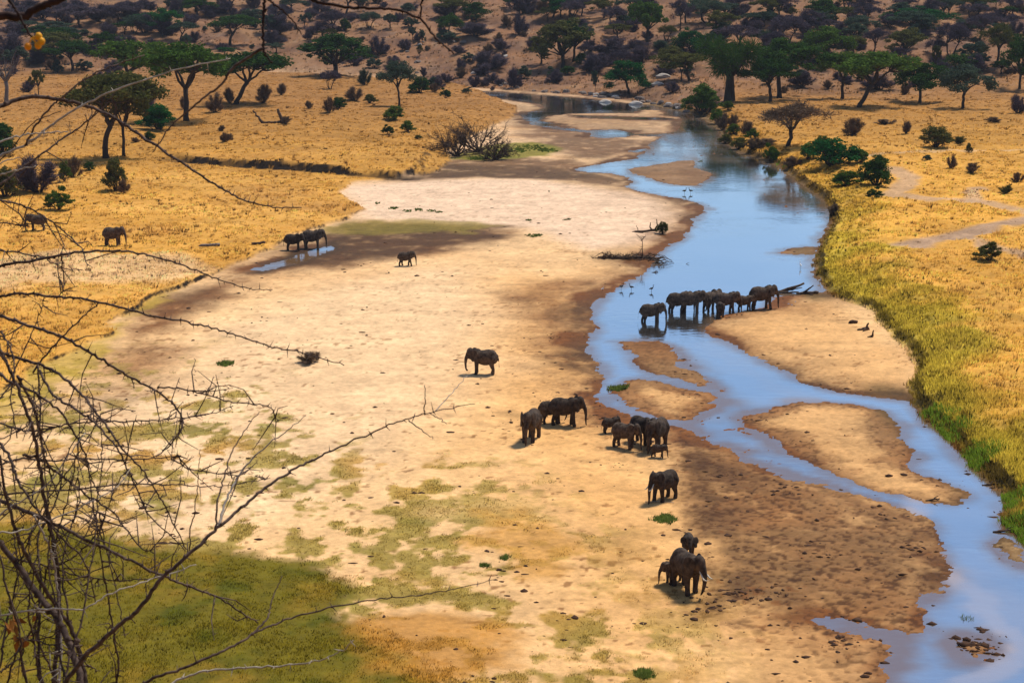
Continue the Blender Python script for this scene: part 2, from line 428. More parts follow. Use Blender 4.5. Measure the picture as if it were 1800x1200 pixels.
# right bank: greener along the water
rg = np.empty_like(col)
rg[:] = C(0.74, 0.37, 0.062)
rg = mix(rg, sst(-0.1, 0.9, n_big) * 0.5, C(0.80, 0.43, 0.09))
rg = mix(rg, sst(0.0, 0.9, fbm(GX, GY, 6, 4, 83)) * 0.5, C(0.60, 0.275, 0.04))
rg = mix(rg, sst(0.05, 0.8, fbm(GX, GY, 20, 4, 87)) * 0.5, C(0.46, 0.235, 0.05))
rg = mix(rg, sst(11, 1.5, rb + dm * 6) * 0.85 * sst(330, 200, GY), C(0.44, 0.33, 0.035))
rg = mix(rg, sst(230, 390, GY) * 0.8, C(0.38, 0.185, 0.042))
rg = mix(rg, sst(330, 450, GY) * 0.6, C(0.27, 0.125, 0.045))
rm = sst(-0.2, 0.5, rb_n)
col = mix(col, rm, 0) + rg * rm[..., None]
for pts, wm, c, s in [([(1500, 277), (1560, 270), (1640, 266), (1900, 262)], 1.6, C(0.55, 0.35, 0.17), 0.8),
                      ([(1570, 296), (1602, 310), (1590, 325), (1570, 340), (1640, 350), (1730, 356), (1800, 374), (1950, 400)], 2.6, C(0.52, 0.33, 0.19), 0.8),
                      ([(1718, 330), (1705, 345), (1715, 354)], 2.0, C(0.52, 0.33, 0.19), 0.8),
                      ([(1600, 428), (1680, 414), (1740, 400), (1820, 384)], 3.2, C(0.40, 0.26, 0.17), 0.9),
                      ([(1690, 415), (1760, 438), (1850, 452)], 2.2, C(0.44, 0.28, 0.17), 0.8)]:
    m = line_dist(pts, z=2.3)
    col = mix(col, s * sst(wm, wm * 0.4, m + n_mid * 0.9) * rm, c)
TRACK = line_dist([(1570, 296), (1602, 310), (1590, 325), (1570, 340), (1640, 350), (1730, 356), (1800, 374)], z=2.3) < 2.6
TRACK |= line_dist([(1600, 428), (1680, 414), (1740, 400), (1820, 384)], z=2.3) < 3.2
# hill: reddish brown thin grass, stony; cloud shade put in as darker tone
hc = np.empty_like(col)
hc[:] = C(0.255, 0.128, 0.064)
hc = mix(hc, sst(-0.2, 0.9, n_big) * 0.7, C(0.34, 0.19, 0.09))
hc = mix(hc, sst(-0.25, 0.7, fbm(GX, GY, 8, 4, 90)) * 0.75, C(0.11, 0.062, 0.045))
hc = mix(hc, sst(0.3, 0.9, fbm(GX, GY, 3, 3, 91)) * 0.5, C(0.30, 0.20, 0.13))
farbank = poly_sdf([(700, 150), (860, 158), (960, 165), (1060, 174), (1150, 184), (1200, 194), (1245, 208), (1300, 190), (1250, 120), (850, 120)], margin=30)
hmk = sst(-30, 45, GY - yfoot + n_mid * 8 + n_big * 16 + n_wide * 18) * (GY > 200)
hmk = np.maximum(hmk, sst(-1, 3, farbank + n_big * 2)) * sst(0.2, -0.6, wat)
col = mix(col, hmk, 0) + hc * hmk[..., None]
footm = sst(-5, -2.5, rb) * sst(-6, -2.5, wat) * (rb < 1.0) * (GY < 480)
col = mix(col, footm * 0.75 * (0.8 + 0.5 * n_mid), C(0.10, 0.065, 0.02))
# steep cut faces: bare dark soil, with overhang shade painted into its colour
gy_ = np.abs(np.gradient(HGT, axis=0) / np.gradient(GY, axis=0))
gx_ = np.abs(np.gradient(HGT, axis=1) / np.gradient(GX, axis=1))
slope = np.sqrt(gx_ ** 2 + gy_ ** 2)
soil_shade = sst(0.42, 0.85, slope + 0.12 * n_mid) * (GY > 75) * (GY < 470)
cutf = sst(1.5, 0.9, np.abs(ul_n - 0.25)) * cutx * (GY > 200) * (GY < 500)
soil_shade = np.clip(np.maximum(soil_shade, cutf * (1.15 + 0.5 * n_mid)), 0, 1)
col = mix(col, np.where(rb > -1, soil_shade * 0.7, soil_shade * 0.99), C(0.012, 0.008, 0.006))
blc = (bl > 0.3)
col[blc] = C(0.25, 0.15, 0.06)
col *= (1 + 0.16 * fbm(GX, GY, 0.7, 3, 95) + 0.07 * n_mid)[..., None]
open_sand = (1 - lm) * (1 - rm) * (1 - hmk) * (1 - lw)
streak = fbm(GX * 0.22 + GY * 0.05, GY, 1.6, 4, 96)
col *= (1 + open_sand * (0.13 * streak - 0.20 * sst(0.45, 0.9, fbm(GX * 0.3, GY, 0.9, 3, 97))))[..., None]
col *= (1 + 0.22 * (lm + rm) * np.clip(fbm(GX * 0.45, GY, 4.5, 4, 98), -0.9, 0.5) * (1 - hmk))[..., None]
col = np.clip(col, 0.005, 0.85)


# ------------------------------------------------------------------ materials
def mat_new(name):
    m = bpy.data.materials.new(name)
    m.use_nodes = True
    t = m.node_tree
    b = t.nodes['Principled BSDF']
    return m, t, b


def nd(t, typ, **kw):
    n = t.nodes.new(typ)
    for k, v in kw.items():
        setattr(n, k, v)
    return n


def mathn(t, op, a, b, clamp=False):
    n = nd(t, 'ShaderNodeMath', operation=op, use_clamp=clamp)
    for i, v in enumerate((a, b)):
        if isinstance(v, (int, float)):
            n.inputs[i].default_value = v
        else:
            t.links.new(v, n.inputs[i])
    return n.outputs[0]


def ground_mat():
    m, t, b = mat_new('ground_sand_and_grass')
    at = nd(t, 'ShaderNodeAttribute', attribute_name='Col')
    wt = nd(t, 'ShaderNodeAttribute', attribute_name='wet')
    tc = nd(t, 'ShaderNodeTexCoord')
    n1 = nd(t, 'ShaderNodeTexNoise')
    n1.inputs['Scale'].default_value = 2.3
    n1.inputs['Detail'].default_value = 8
    n1.inputs['Roughness'].default_value = 0.68
    t.links.new(tc.outputs['Object'], n1.inputs['Vector'])
    n2 = nd(t, 'ShaderNodeTexNoise')
    n2.inputs['Scale'].default_value = 0.35
    n2.inputs['Detail'].default_value = 6
    t.links.new(tc.outputs['Object'], n2.inputs['Vector'])
    f = mathn(t, 'ADD', mathn(t, 'MULTIPLY', n1.outputs[0], 0.9), mathn(t, 'MULTIPLY', n2.outputs[0], 0.5))
    f = mathn(t, 'ADD', f, 0.30)
    mx = nd(t, 'ShaderNodeVectorMath', operation='SCALE')
    t.links.new(at.outputs['Color'], mx.inputs[0])
    t.links.new(f, mx.inputs['Scale'])
    t.links.new(mx.outputs[0], b.inputs['Base Color'])
    r = mathn(t, 'SUBTRACT', 0.95, mathn(t, 'MULTIPLY', wt.outputs['Fac'], 0.25))
    t.links.new(r, b.inputs['Roughness'])
    b.inputs['Specular IOR Level'].default_value = 0.1
    bp = nd(t, 'ShaderNodeBump')
    bp.inputs['Strength'].default_value = 0.55
    bp.inputs['Distance'].default_value = 0.12
    t.links.new(n1.outputs[0], bp.inputs['Height'])
    t.links.new(bp.outputs[0], b.inputs['Normal'])
    return m


def water_mat():
    m, t, b = mat_new('silty_water')
    out = t.nodes['Material Output']
    tc = nd(t, 'ShaderNodeTexCoord')
    mp = nd(t, 'ShaderNodeMapping')
    mp.inputs['Scale'].default_value = (0.6, 1.1, 1)
    t.links.new(tc.outputs['Object'], mp.inputs['Vector'])
    n1 = nd(t, 'ShaderNodeTexNoise')
    n1.inputs['Scale'].default_value = 1.1
    n1.inputs['Detail'].default_value = 5
    t.links.new(mp.outputs[0], n1.inputs['Vector'])
    n2 = nd(t, 'ShaderNodeTexNoise')
    n2.inputs['Scale'].default_value = 0.09
    n2.inputs['Detail'].default_value = 5
    n2.inputs['Distortion'].default_value = 1.2
    t.links.new(mp.outputs[0], n2.inputs['Vector'])
    bp = nd(t, 'ShaderNodeBump')
    bp.inputs['Strength'].default_value = 0.16
    bp.inputs['Distance'].default_value = 0.05
    t.links.new(n1.outputs[0], bp.inputs['Height'])
    g = nd(t, 'ShaderNodeBsdfGlossy')
    g.inputs['Roughness'].default_value = 0.05
    g.inputs['Color'].default_value = (0.88, 0.95, 1.0, 1)
    t.links.new(bp.outputs[0], g.inputs['Normal'])
    cr = nd(t, 'ShaderNodeValToRGB')
    cr.color_ramp.elements[0].position = 0.40
    cr.color_ramp.elements[0].color = (0.11, 0.10, 0.085, 1)
    cr.color_ramp.elements[1].position = 0.62
    cr.color_ramp.elements[1].color = (0.26, 0.23, 0.20, 1)
    t.links.new(n2.outputs[0], cr.inputs[0])
    d = nd(t, 'ShaderNodeBsdfDiffuse')
    t.links.new(cr.outputs[0], d.inputs['Color'])
    lw_ = nd(t, 'ShaderNodeLayerWeight')
    lw_.inputs['Blend'].default_value = 0.55
    f = mathn(t, 'ADD', mathn(t, 'MULTIPLY', lw_.outputs['Facing'], 0.40), 0.58, True)
    st_ = nd(t, 'ShaderNodeAttribute', attribute_name='pale_band')
    f = mathn(t, 'MULTIPLY', f, mathn(t, 'SUBTRACT', 1.0, mathn(t, 'MULTIPLY', st_.outputs['Fac'], 0.5)))
    sh_ = nd(t, 'ShaderNodeAttribute', attribute_name='shallow')
    f = mathn(t, 'MULTIPLY', f, mathn(t, 'SUBTRACT', 1.0, mathn(t, 'MULTIPLY', sh_.outputs['Fac'], 0.6)))
    cb_ = nd(t, 'ShaderNodeMix', data_type='RGBA')
    t.links.new(sh_.outputs['Fac'], cb_.inputs[0])
    t.links.new(cr.outputs[0], cb_.inputs[6])
    cb_.inputs[7].default_value = (0.17, 0.095, 0.045, 1)
    cm_ = nd(t, 'ShaderNodeMix', data_type='RGBA')
    t.links.new(st_.outputs['Fac'], cm_.inputs[0])
    t.links.new(cb_.outputs[2], cm_.inputs[6])
    cm_.inputs[7].default_value = (0.60, 0.51, 0.50, 1)
    t.links.new(cm_.outputs[2], d.inputs['Color'])
    n3 = nd(t, 'ShaderNodeTexNoise')
    n3.inputs['Scale'].default_value = 0.06
    n3.inputs['Detail'].default_value = 4
    n3.inputs['Distortion'].default_value = 1.0
    t.links.new(mp.outputs[0], n3.inputs['Vector'])
    rp = nd(t, 'ShaderNodeMapRange')
    rp.inputs['From Min'].default_value = 0.44
    rp.inputs['From Max'].default_value = 0.66
    rp.inputs['To Min'].default_value = 0.22
    rp.inputs['To Max'].default_value = 1.0
    t.links.new(n3.outputs[0], rp.inputs['Value'])
    t.links.new(rp.outputs[0], bp.inputs['Strength'])
    ms = nd(t, 'ShaderNodeMixShader')
    t.links.new(f, ms.inputs[0])
    t.links.new(d.outputs[0], ms.inputs[1])
    t.links.new(g.outputs[0], ms.inputs[2])
    t.links.new(ms.outputs[0], out.inputs['Surface'])
    return m


def attr_leaf_mat(name):
    """grass blades: colour from the blade, thin so light passes"""
    m, t, b = mat_new(name)
    out = t.nodes['Material Output']
    at = nd(t, 'ShaderNodeAttribute', attribute_name='Col')
    d = nd(t, 'ShaderNodeBsdfDiffuse')
    t.links.new(at.outputs['Color'], d.inputs['Color'])
    tr = nd(t, 'ShaderNodeBsdfTranslucent')
    t.links.new(at.outputs['Color'], tr.inputs['Color'])
    ms = nd(t, 'ShaderNodeMixShader')
    ms.inputs[0].default_value = 0.12
    t.links.new(d.outputs[0], ms.inputs[1])
    t.links.new(tr.outputs[0], ms.inputs[2])
    t.links.new(ms.outputs[0], out.inputs['Surface'])
    return m


def foliage_mat(name, c1, c2, trans=0.25):
    m, t, b = mat_new(name)
    out = t.nodes['Material Output']
    oi = nd(t, 'ShaderNodeObjectInfo')
    tc = nd(t, 'ShaderNodeTexCoord')
    n1 = nd(t, 'ShaderNodeTexNoise')
    n1.inputs['Scale'].default_value = 9
    n1.inputs['Detail'].default_value = 3
    t.links.new(tc.outputs['Object'], n1.inputs['Vector'])
    cr = nd(t, 'ShaderNodeMix', data_type='RGBA')
    cr.inputs[6].default_value = (*c1, 1)
    cr.inputs[7].default_value = (*c2, 1)
    f = mathn(t, 'ADD', mathn(t, 'MULTIPLY', n1.outputs[0], 1.6), mathn(t, 'MULTIPLY', oi.outputs['Random'], 0.5))
    f = mathn(t, 'SUBTRACT', f, 0.55, True)
    t.links.new(f, cr.inputs[0])
    d = nd(t, 'ShaderNodeBsdfDiffuse')
    t.links.new(cr.outputs[2], d.inputs['Color'])
    tr = nd(t, 'ShaderNodeBsdfTranslucent')
    t.links.new(cr.outputs[2], tr.inputs['Color'])
    ms = nd(t, 'ShaderNodeMixShader')
    ms.inputs[0].default_value = trans
    t.links.new(d.outputs[0], ms.inputs[1])
    t.links.new(tr.outputs[0], ms.inputs[2])
    t.links.new(ms.outputs[0], out.inputs['Surface'])
    return m


def noisy_mat(name, c1, c2, scale, rough=0.9, bump=0.3, dist=0.02, detail=5):
    m, t, b = mat_new(name)
    tc = nd(t, 'ShaderNodeTexCoord')
    n1 = nd(t, 'ShaderNodeTexNoise')
    n1.inputs['Scale'].default_value = scale
    n1.inputs['Detail'].default_value = detail
    t.links.new(tc.outputs['Object'], n1.inputs['Vector'])
    cr = nd(t, 'ShaderNodeValToRGB')
    cr.color_ramp.elements[0].position = 0.35
    cr.color_ramp.elements[0].color = (*c1, 1)
    cr.color_ramp.elements[1].position = 0.68
    cr.color_ramp.elements[1].color = (*c2, 1)
    t.links.new(n1.outputs[0], cr.inputs[0])
    t.links.new(cr.outputs[0], b.inputs['Base Color'])
    b.inputs['Roughness'].default_value = rough
    b.inputs['Specular IOR Level'].default_value = 0.2
    if bump:
        bp = nd(t, 'ShaderNodeBump')
        bp.inputs['Strength'].default_value = bump
        bp.inputs['Distance'].default_value = dist
        t.links.new(n1.outputs[0], bp.inputs['Height'])
        t.links.new(bp.outputs[0], b.inputs['Normal'])
    return m


M_GROUND = ground_mat()
M_WATER = water_mat()
M_GRASS = attr_leaf_mat('dry_grass_blades')
M_BARK = noisy_mat('dark_bark', (0.030, 0.022, 0.017), (0.085, 0.062, 0.045), 3)
M_PALEBARK = noisy_mat('pale_dead_bark', (0.13, 0.11, 0.10), (0.30, 0.26, 0.23), 3)
M_DRIFT = noisy_mat('driftwood', (0.035, 0.022, 0.016), (0.17, 0.11, 0.07), 2.5)
M_ELE = noisy_mat('elephant_hide', (0.030, 0.021, 0.016), (0.115, 0.080, 0.056), 3.2, 0.85, 0.6, 0.03, 8)
M_IVORY = noisy_mat('ivory', (0.65, 0.58, 0.46), (0.75, 0.70, 0.58), 6, 0.5, 0)
M_ROCK = noisy_mat('stone', (0.11, 0.085, 0.07), (0.29, 0.23, 0.19), 1.3, 0.9, 0.5, 0.1)
M_PALEROCK = noisy_mat('pale_stone', (0.38, 0.33, 0.28), (0.58, 0.52, 0.46), 1.3, 0.9, 0.5, 0.1)
M_CLOD = noisy_mat('dung_and_clods', (0.030, 0.014, 0.008), (0.10, 0.045, 0.02), 3)
M_TWIG = noisy_mat('thorn_twig_bark', (0.045, 0.028, 0.022), (0.15, 0.10, 0.078), 60, 0.8, 0.4, 0.002)
M_PALETWIG = noisy_mat('dry_pale_twig', (0.28, 0.23, 0.18), (0.55, 0.48, 0.40), 50, 0.8, 0.3, 0.002)
M_REDTWIG = noisy_mat('dark_red_twig', (0.020, 0.011, 0.009), (0.055, 0.028, 0.022), 50, 0.8, 0.3, 0.002)
M_BERRY = noisy_mat('orange_berry', (0.75, 0.26, 0.01), (0.85, 0.40, 0.02), 40, 0.5, 0)
M_BIRDW = noisy_mat('white_feathers', (0.75, 0.75, 0.73), (0.8, 0.8, 0.8), 8, 0.7, 0)
M_BIRDD = noisy_mat('dark_feathers', (0.03, 0.025, 0.02), (0.07, 0.06, 0.05), 8, 0.7, 0)
_t = M_ELE.node_tree          # each animal a little dustier or wetter than the next
_b = _t.nodes['Principled BSDF']
_c = _b.inputs['Base Color'].links[0].from_socket
_o = nd(_t, 'ShaderNodeObjectInfo')
_m = nd(_t, 'ShaderNodeVectorMath', operation='SCALE')
_t.links.new(_c, _m.inputs[0])
_t.links.new(mathn(_t, 'ADD', mathn(_t, 'MULTIPLY', _o.outputs['Random'], 0.8), 0.65), _m.inputs['Scale'])
_t.links.new(_m.outputs[0], _b.inputs['Base Color'])
FOL = {
    'dark': foliage_mat('foliage_dark_green', (0.022, 0.060, 0.014), (0.056, 0.110, 0.022)),
    'emerald': foliage_mat('foliage_emerald', (0.014, 0.075, 0.020), (0.030, 0.135, 0.030)),
    'mid': foliage_mat('foliage_mid_green', (0.050, 0.105, 0.016), (0.105, 0.170, 0.028)),
    'olive': foliage_mat('foliage_olive', (0.070, 0.080, 0.022), (0.135, 0.130, 0.036)),
    'teal': foliage_mat('foliage_grey_teal', (0.042, 0.074, 0.050), (0.088, 0.118, 0.074)),
    'purple': foliage_mat('twigs_purple_grey', (0.070, 0.056, 0.076), (0.135, 0.105, 0.120), 0.1),
    'brown': foliage_mat('twigs_brown_grey', (0.125, 0.085, 0.055), (0.22, 0.15, 0.095), 0.1),
    'bright': foliage_mat('foliage_bright', (0.065, 0.110, 0.018), (0.120, 0.170, 0.030)),
}


# ------------------------------------------------------------------ object helpers
def tag(o, label=None, cat=None, group=None, kind=None):
    if label:
        o['label'] = label
    if cat:
        o['category'] = cat
    if group:
        o['group'] = group
    if kind:
        o['kind'] = kind
    return o


def mesh_np(name, verts, faces_flat, sizes, cols_=None, smooth=False):
    me = bpy.data.meshes.new(name)
    verts = np.asarray(verts, np.float32)
    faces_flat = np.asarray(faces_flat, np.int32)
    me.vertices.add(len(verts))
    me.vertices.foreach_set('co', verts.ravel())
    me.loops.add(len(faces_flat))
    me.loops.foreach_set('vertex_index', faces_flat)
    nf = len(faces_flat) // sizes if isinstance(sizes, int) else len(sizes)
    sz = np.full(nf, sizes, np.int32) if isinstance(sizes, int) else np.asarray(sizes, np.int32)
    me.polygons.add(nf)
    st = np.concatenate([[0], np.cumsum(sz)[:-1]]).astype(np.int32)
    me.polygons.foreach_set('loop_start', st)
    if smooth:
        me.polygons.foreach_set('use_smooth', np.ones(nf, bool))
    me.update(calc_edges=True)
    if cols_ is not None:
        a = me.attributes.new('Col', 'FLOAT_COLOR', 'POINT')
        c4 = np.ones((len(verts), 4), np.float32)
        c4[:, :3] = cols_
        a.data.foreach_set('color', c4.ravel())
    me.validate()
    return me


def obj(name, me, mat=None, parent=None):
    o = bpy.data.objects.new(name, me)
    COL.objects.link(o)
    if mat is not None:
        if len(me.materials) == 0:
            me.materials.append(mat)
        elif me.materials[0] != mat:
            o.material_slots[0].link = 'OBJECT'
            o.material_slots[0].material = mat
    if parent is not None:
        o.parent = parent
    return o


def empty(name, loc, rz=0.0):
    o = bpy.data.objects.new(name, None)
    COL.objects.link(o)
    o.location = loc
    o.rotation_euler = (0, 0, rz)
    return o


class MB:
    def __init__(s):
        s.v, s.f = [], []

    def tube(s, pts, rad, sides=6, cap=True):
        pts = [Vector(p) for p in pts]
        n0 = len(s.v)
        prev = None
        for i, p in enumerate(pts):
            a = pts[max(i - 1, 0)]
            b = pts[min(i + 1, len(pts) - 1)]
            d = (b - a)
            d = d.normalized() if d.length > 1e-9 else Vector((0, 0, 1))
            if prev is None:
                u = d.orthogonal().normalized()
            else:
                u = (prev - d * prev.dot(d))
                u = u.normalized() if u.length > 1e-6 else d.orthogonal().normalized()
            prev = u
            w_ = d.cross(u)
            for k in range(sides):
                an = 2 * math.pi * k / sides
                s.v.append(tuple(p + (u * math.cos(an) + w_ * math.sin(an)) * rad[i]))
        for i in range(len(pts) - 1):
            for k in range(sides):
                a = n0 + i * sides + k
                b = n0 + i * sides + (k + 1) % sides
                s.f.append((a, b, b + sides, a + sides))
        if cap:
            s.f.append(tuple(n0 + k for k in reversed(range(sides))))
            e = n0 + (len(pts) - 1) * sides
            s.f.append(tuple(e + k for k in range(sides)))

    def ball(s, c, r, seg=10, rings=7, rot=None):
        n0 = len(s.v)
        R = rot or Matrix.Identity(3)
        c = Vector(c)
        for i in range(rings + 1):
            th = math.pi * i / rings
            for k in range(seg):
                ph = 2 * math.pi * k / seg
                s.v.append(tuple(c + R @ Vector((r[0] * math.sin(th) * math.cos(ph), r[1] * math.sin(th) * math.sin(ph), r[2] * math.cos(th)))))
        for i in range(rings):
            for k in range(seg):
                a, b = n0 + i * seg + k, n0 + i * seg + (k + 1) % seg
                s.f.append((a, a + seg, b + seg, b))

    def mesh(s, name, smooth=True):
        me = bpy.data.meshes.new(name)
        me.from_pydata(s.v, [], s.f)
        if smooth:
            me.polygons.foreach_set('use_smooth', np.ones(len(me.polygons), bool))
        me.update()
        return me


# ------------------------------------------------------------------ ground object
verts = np.stack([GX, GY, HGT], -1).reshape(-1, 3)
idx = np.arange(NR * NC).reshape(NR, NC)
q = np.stack([idx[:-1, :-1], idx[:-1, 1:], idx[1:, 1:], idx[1:, :-1]], -1).reshape(-1)
me = mesh_np('ground', verts, q, 4, col.reshape(-1, 3), smooth=True)
a = me.attributes.new('wet', 'FLOAT', 'POINT')
a.data.foreach_set('value', np.clip(wet * (1 - lm) * (1 - rm), 0, 1).astype(np.float32).ravel())
ground = tag(obj('ground', me, M_GROUND), kind='structure')

# river surface: one level sheet in the valley; the bars and banks rise through it
wx = np.concatenate([np.linspace(-140, -45, 20), np.linspace(-40, 75, 190), np.linspace(80, 260, 20)])
wy = np.concatenate([[72, 76], fine_rows(80, 300, 260), np.linspace(305, 620, 40)])
WX, WY = np.meshgrid(wx, wy)
wv = np.stack([WX.ravel(), WY.ravel(), np.zeros(WX.size)], -1)
wi = np.arange(WX.size).reshape(WX.shape)
wq = np.stack([wi[:-1, :-1], wi[:-1, 1:], wi[1:, 1:], wi[1:, :-1]], -1).reshape(-1)
wme = mesh_np('river_water', wv, wq, 4)
wn_ = fbm(WX, WY, 2.5, 3, 130) * 0.5
pale_band = sst(1.5, 0.3, line_dist([(1618, 870), (1606, 905), (1602, 940), (1625, 975), (1660, 1005), (1712, 1035), (1735, 1055), (1722, 1070)], G=(WX, WY)) + wn_)  # pale winding bands in the water colour, less mirror-like
pale_band = np.maximum(pale_band, sst(1.0, 0.2, line_dist([(1722, 1070), (1755, 1100), (1792, 1125), (1790, 1160), (1750, 1185), (1680, 1200)], G=(WX, WY)) + wn_))
pale_band = np.maximum(pale_band, 0.5 * sst(3.0, 0.5, line_dist([(1690, 1010), (1760, 1050), (1800, 1080)], G=(WX, WY)) + wn_ * 2))
pale_band = np.maximum(pale_band, 0.35 * sst(2.5, 0.3, line_dist([(1240, 600), (1330, 660), (1420, 705)], G=(WX, WY)) + wn_ * 3))
def gsample(A, x, y):
    r = np.clip(np.interp(y, rows, np.arange(NR)).round().astype(int), 0, NR - 1)
    c = np.clip(np.interp(x / wid(y), cols, np.arange(NC)).round().astype(int), 0, NC - 1)
    return A[r, c]


ww_ = gsample(wat, WX, WY)
shal = np.clip(0.85 * sst(1.8, 0.0, ww_ + fbm(WX, WY, 3, 3, 131) * 0.9) + 0.75 * gsample(shm, WX, WY) * (0.6 + 0.5 * fbm(WX, WY, 2.5, 3, 132)), 0, 1)
a2 = wme.attributes.new('shallow', 'FLOAT', 'POINT')
a2.data.foreach_set('value', shal.astype(np.float32).ravel())
at_ = wme.attributes.new('pale_band', 'FLOAT', 'POINT')
at_.data.foreach_set('value', (0.5 * pale_band).astype(np.float32).ravel())
water = tag(obj('river_water', wme, M_WATER), kind='structure')

# ------------------------------------------------------------------ grass and clods (uncountable)
def pick(mask, n, seed):
    r = np.random.default_rng(seed)
    p = mask[:-1, :-1].ravel().astype(np.float64)
    vis = (np.abs(T[:-1, :-1].ravel()) < 0.374) & (GY[:-1, :-1].ravel() > 78) & (GY[:-1, :-1].ravel() < 740)
    p = p * vis
    k = r.choice(p.size, n, p=p / p.sum())
    i, j = k // (NC - 1), k % (NC - 1)
    a, b = r.random(n), r.random(n)
    x = (GX[i, j] * (1 - a) + GX[i, j + 1] * a) * (1 - b) + (GX[i + 1, j] * (1 - a) + GX[i + 1, j + 1] * a) * b
    y = GY[i, j] * (1 - b) + GY[i + 1, j] * b
    return x, y, hz(x, y), i, j, r


def grass(name, label, mask, n, blades, hgt, wdt, spread, tint, seed, jit=0.3):
    x, y, z, i, j, r = pick(mask, n, seed)
    base = col[i, j] * np.array(tint, np.float32)
    size = r.uniform(0.6, 1.35, n) * (0.75 + 0.5 * np.clip(n_mid[i, j] + 0.3, 0, 1.2))
    N = n * blades
    X, Y, Z = (np.repeat(v, blades) for v in (x, y, z))
    S = np.repeat(size, blades)
    an, rr = r.uniform(0, 2 * np.pi, N), np.sqrt(r.random(N)) * spread
    bx, by = X + np.cos(an) * rr * S, Y + np.sin(an) * rr * S
    hh = hgt * S * r.uniform(0.55, 1.15, N)
    lean = r.uniform(0.15, 0.75, N) * hh
    tx, ty = bx + np.cos(an) * lean + 0.15 * hh, by + np.sin(an) * lean
    ww = np.maximum(wdt, 0.00042 * Y) * r.uniform(0.7, 1.4, N)
    fa = r.uniform(0, np.pi, N)
    ox, oy = np.cos(fa) * ww, np.sin(fa) * ww * 0.6
    v = np.empty((N, 3, 3), np.float32)
    v[:, 0] = np.stack([bx - ox, by - oy, Z - 0.06], -1)
    v[:, 1] = np.stack([bx + ox, by + oy, Z - 0.06], -1)
    v[:, 2] = np.stack([tx, ty, Z + hh], -1)
    gn = np.cross(v[:, 1] - v[:, 0], v[:, 2] - v[:, 0])
    sw = gn @ np.array([0.0, -0.85, 0.53], np.float32) < 0
    v[sw, 0], v[sw, 1] = v[sw, 1].copy(), v[sw, 0].copy()
    gn[sw] *= -1
    gn /= np.linalg.norm(gn, axis=1)[:, None] + 1e-9
    gn = gn * 0.3 + np.array([0, 0, 0.95], np.float32)
    gn /= np.linalg.norm(gn, axis=1)[:, None]
    tuft = np.repeat(1 + r.normal(0, jit, n), blades)
    c = np.repeat(base, blades, 0) * np.clip(tuft * r.uniform(0.75, 1.25, N), 0.3, 1.9)[:, None]
    cv = np.repeat(c[:, None, :], 3, 1)
    cv[:, 2] *= 1.15
    me = mesh_np(name, v.reshape(-1, 3), np.arange(N * 3), 3, np.clip(cv.reshape(-1, 3), 0.004, 0.8), smooth=True)
    me.normals_split_custom_set_from_vertices(np.repeat(gn, 3, 0).astype(np.float32))
    return tag(obj(name, me, M_GRASS), label, 'grass', kind='stuff')


clump = sst(0.0, 0.7, fbm(GX, GY, 2.6, 3, 101) + 0.2)
on_r = sst(-0.4, 0.4, rb_n) * (hmk < 0.5) * (1 - 0.93 * TRACK)
bank_band = on_r * sst(9, 1.5, rb + dm * 4)
grass('bank_grass', 'long green and yellow grass hanging over the right river bank', bank_band * (0.15 + clump) * sst(500, 300, GY), 19000, 9, 0.34, 0.022, 0.36, (0.78, 0.80, 0.72), 1, 0.36)
grass('dry_grass_right', 'dry golden grass covering the plain on the right', on_r * (0.25 + 0.6 * clump) * (1 - 0.7 * (bank_band > 0.5)), 18000, 7, 0.22, 0.022, 0.40, (1.0, 0.98, 0.95), 2, 0.32)
on_l = sst(0.3, 1.5, ll_n) * (hmk < 0.5)
grass('dry_grass_left', 'dry golden grass covering the plain on the left', on_l * (0.25 + 0.6 * clump), 26000, 7, 0.22, 0.022, 0.40, (1.0, 0.98, 0.95), 3, 0.32)
grass('hill_grass', 'thin brown grass tufts strewn over the far hillside', (hmk > 0.5) * (0.2 + clump) * (GY < 740), 15000, 5, 0.55, 0.04, 0.45, (0.95, 0.95, 0.9), 4, 0.4)
grass('short_green_grass', 'short green turf in the lower left corner by the thorn bush', lw * (0.3 + clump) * (ll_n < 0), 14000, 7, 0.13, 0.014, 0.22, (0.85, 0.84, 0.8), 5, 0.6)
grass('sand_grass', 'scattered low green and brown grass mats on the dry sand', np.clip(mat, 0, 1) ** 2 * (lw < 0.4) * (0.3 + clump), 12000, 7, 0.10, 0.013, 0.22, (0.85, 0.84, 0.8), 6, 0.55)

tus = sst(0.25, 0.8, fbm(GX, GY, 7, 3, 104))
grass('tussock_grass', 'brown tussocks standing in the dry grass on both banks', (on_l + on_r) * (0.12 + tus) * sst(470, 300, GY), 2600, 12, 0.45, 0.022, 0.30, (0.62, 0.60, 0.7), 9, 0.35)

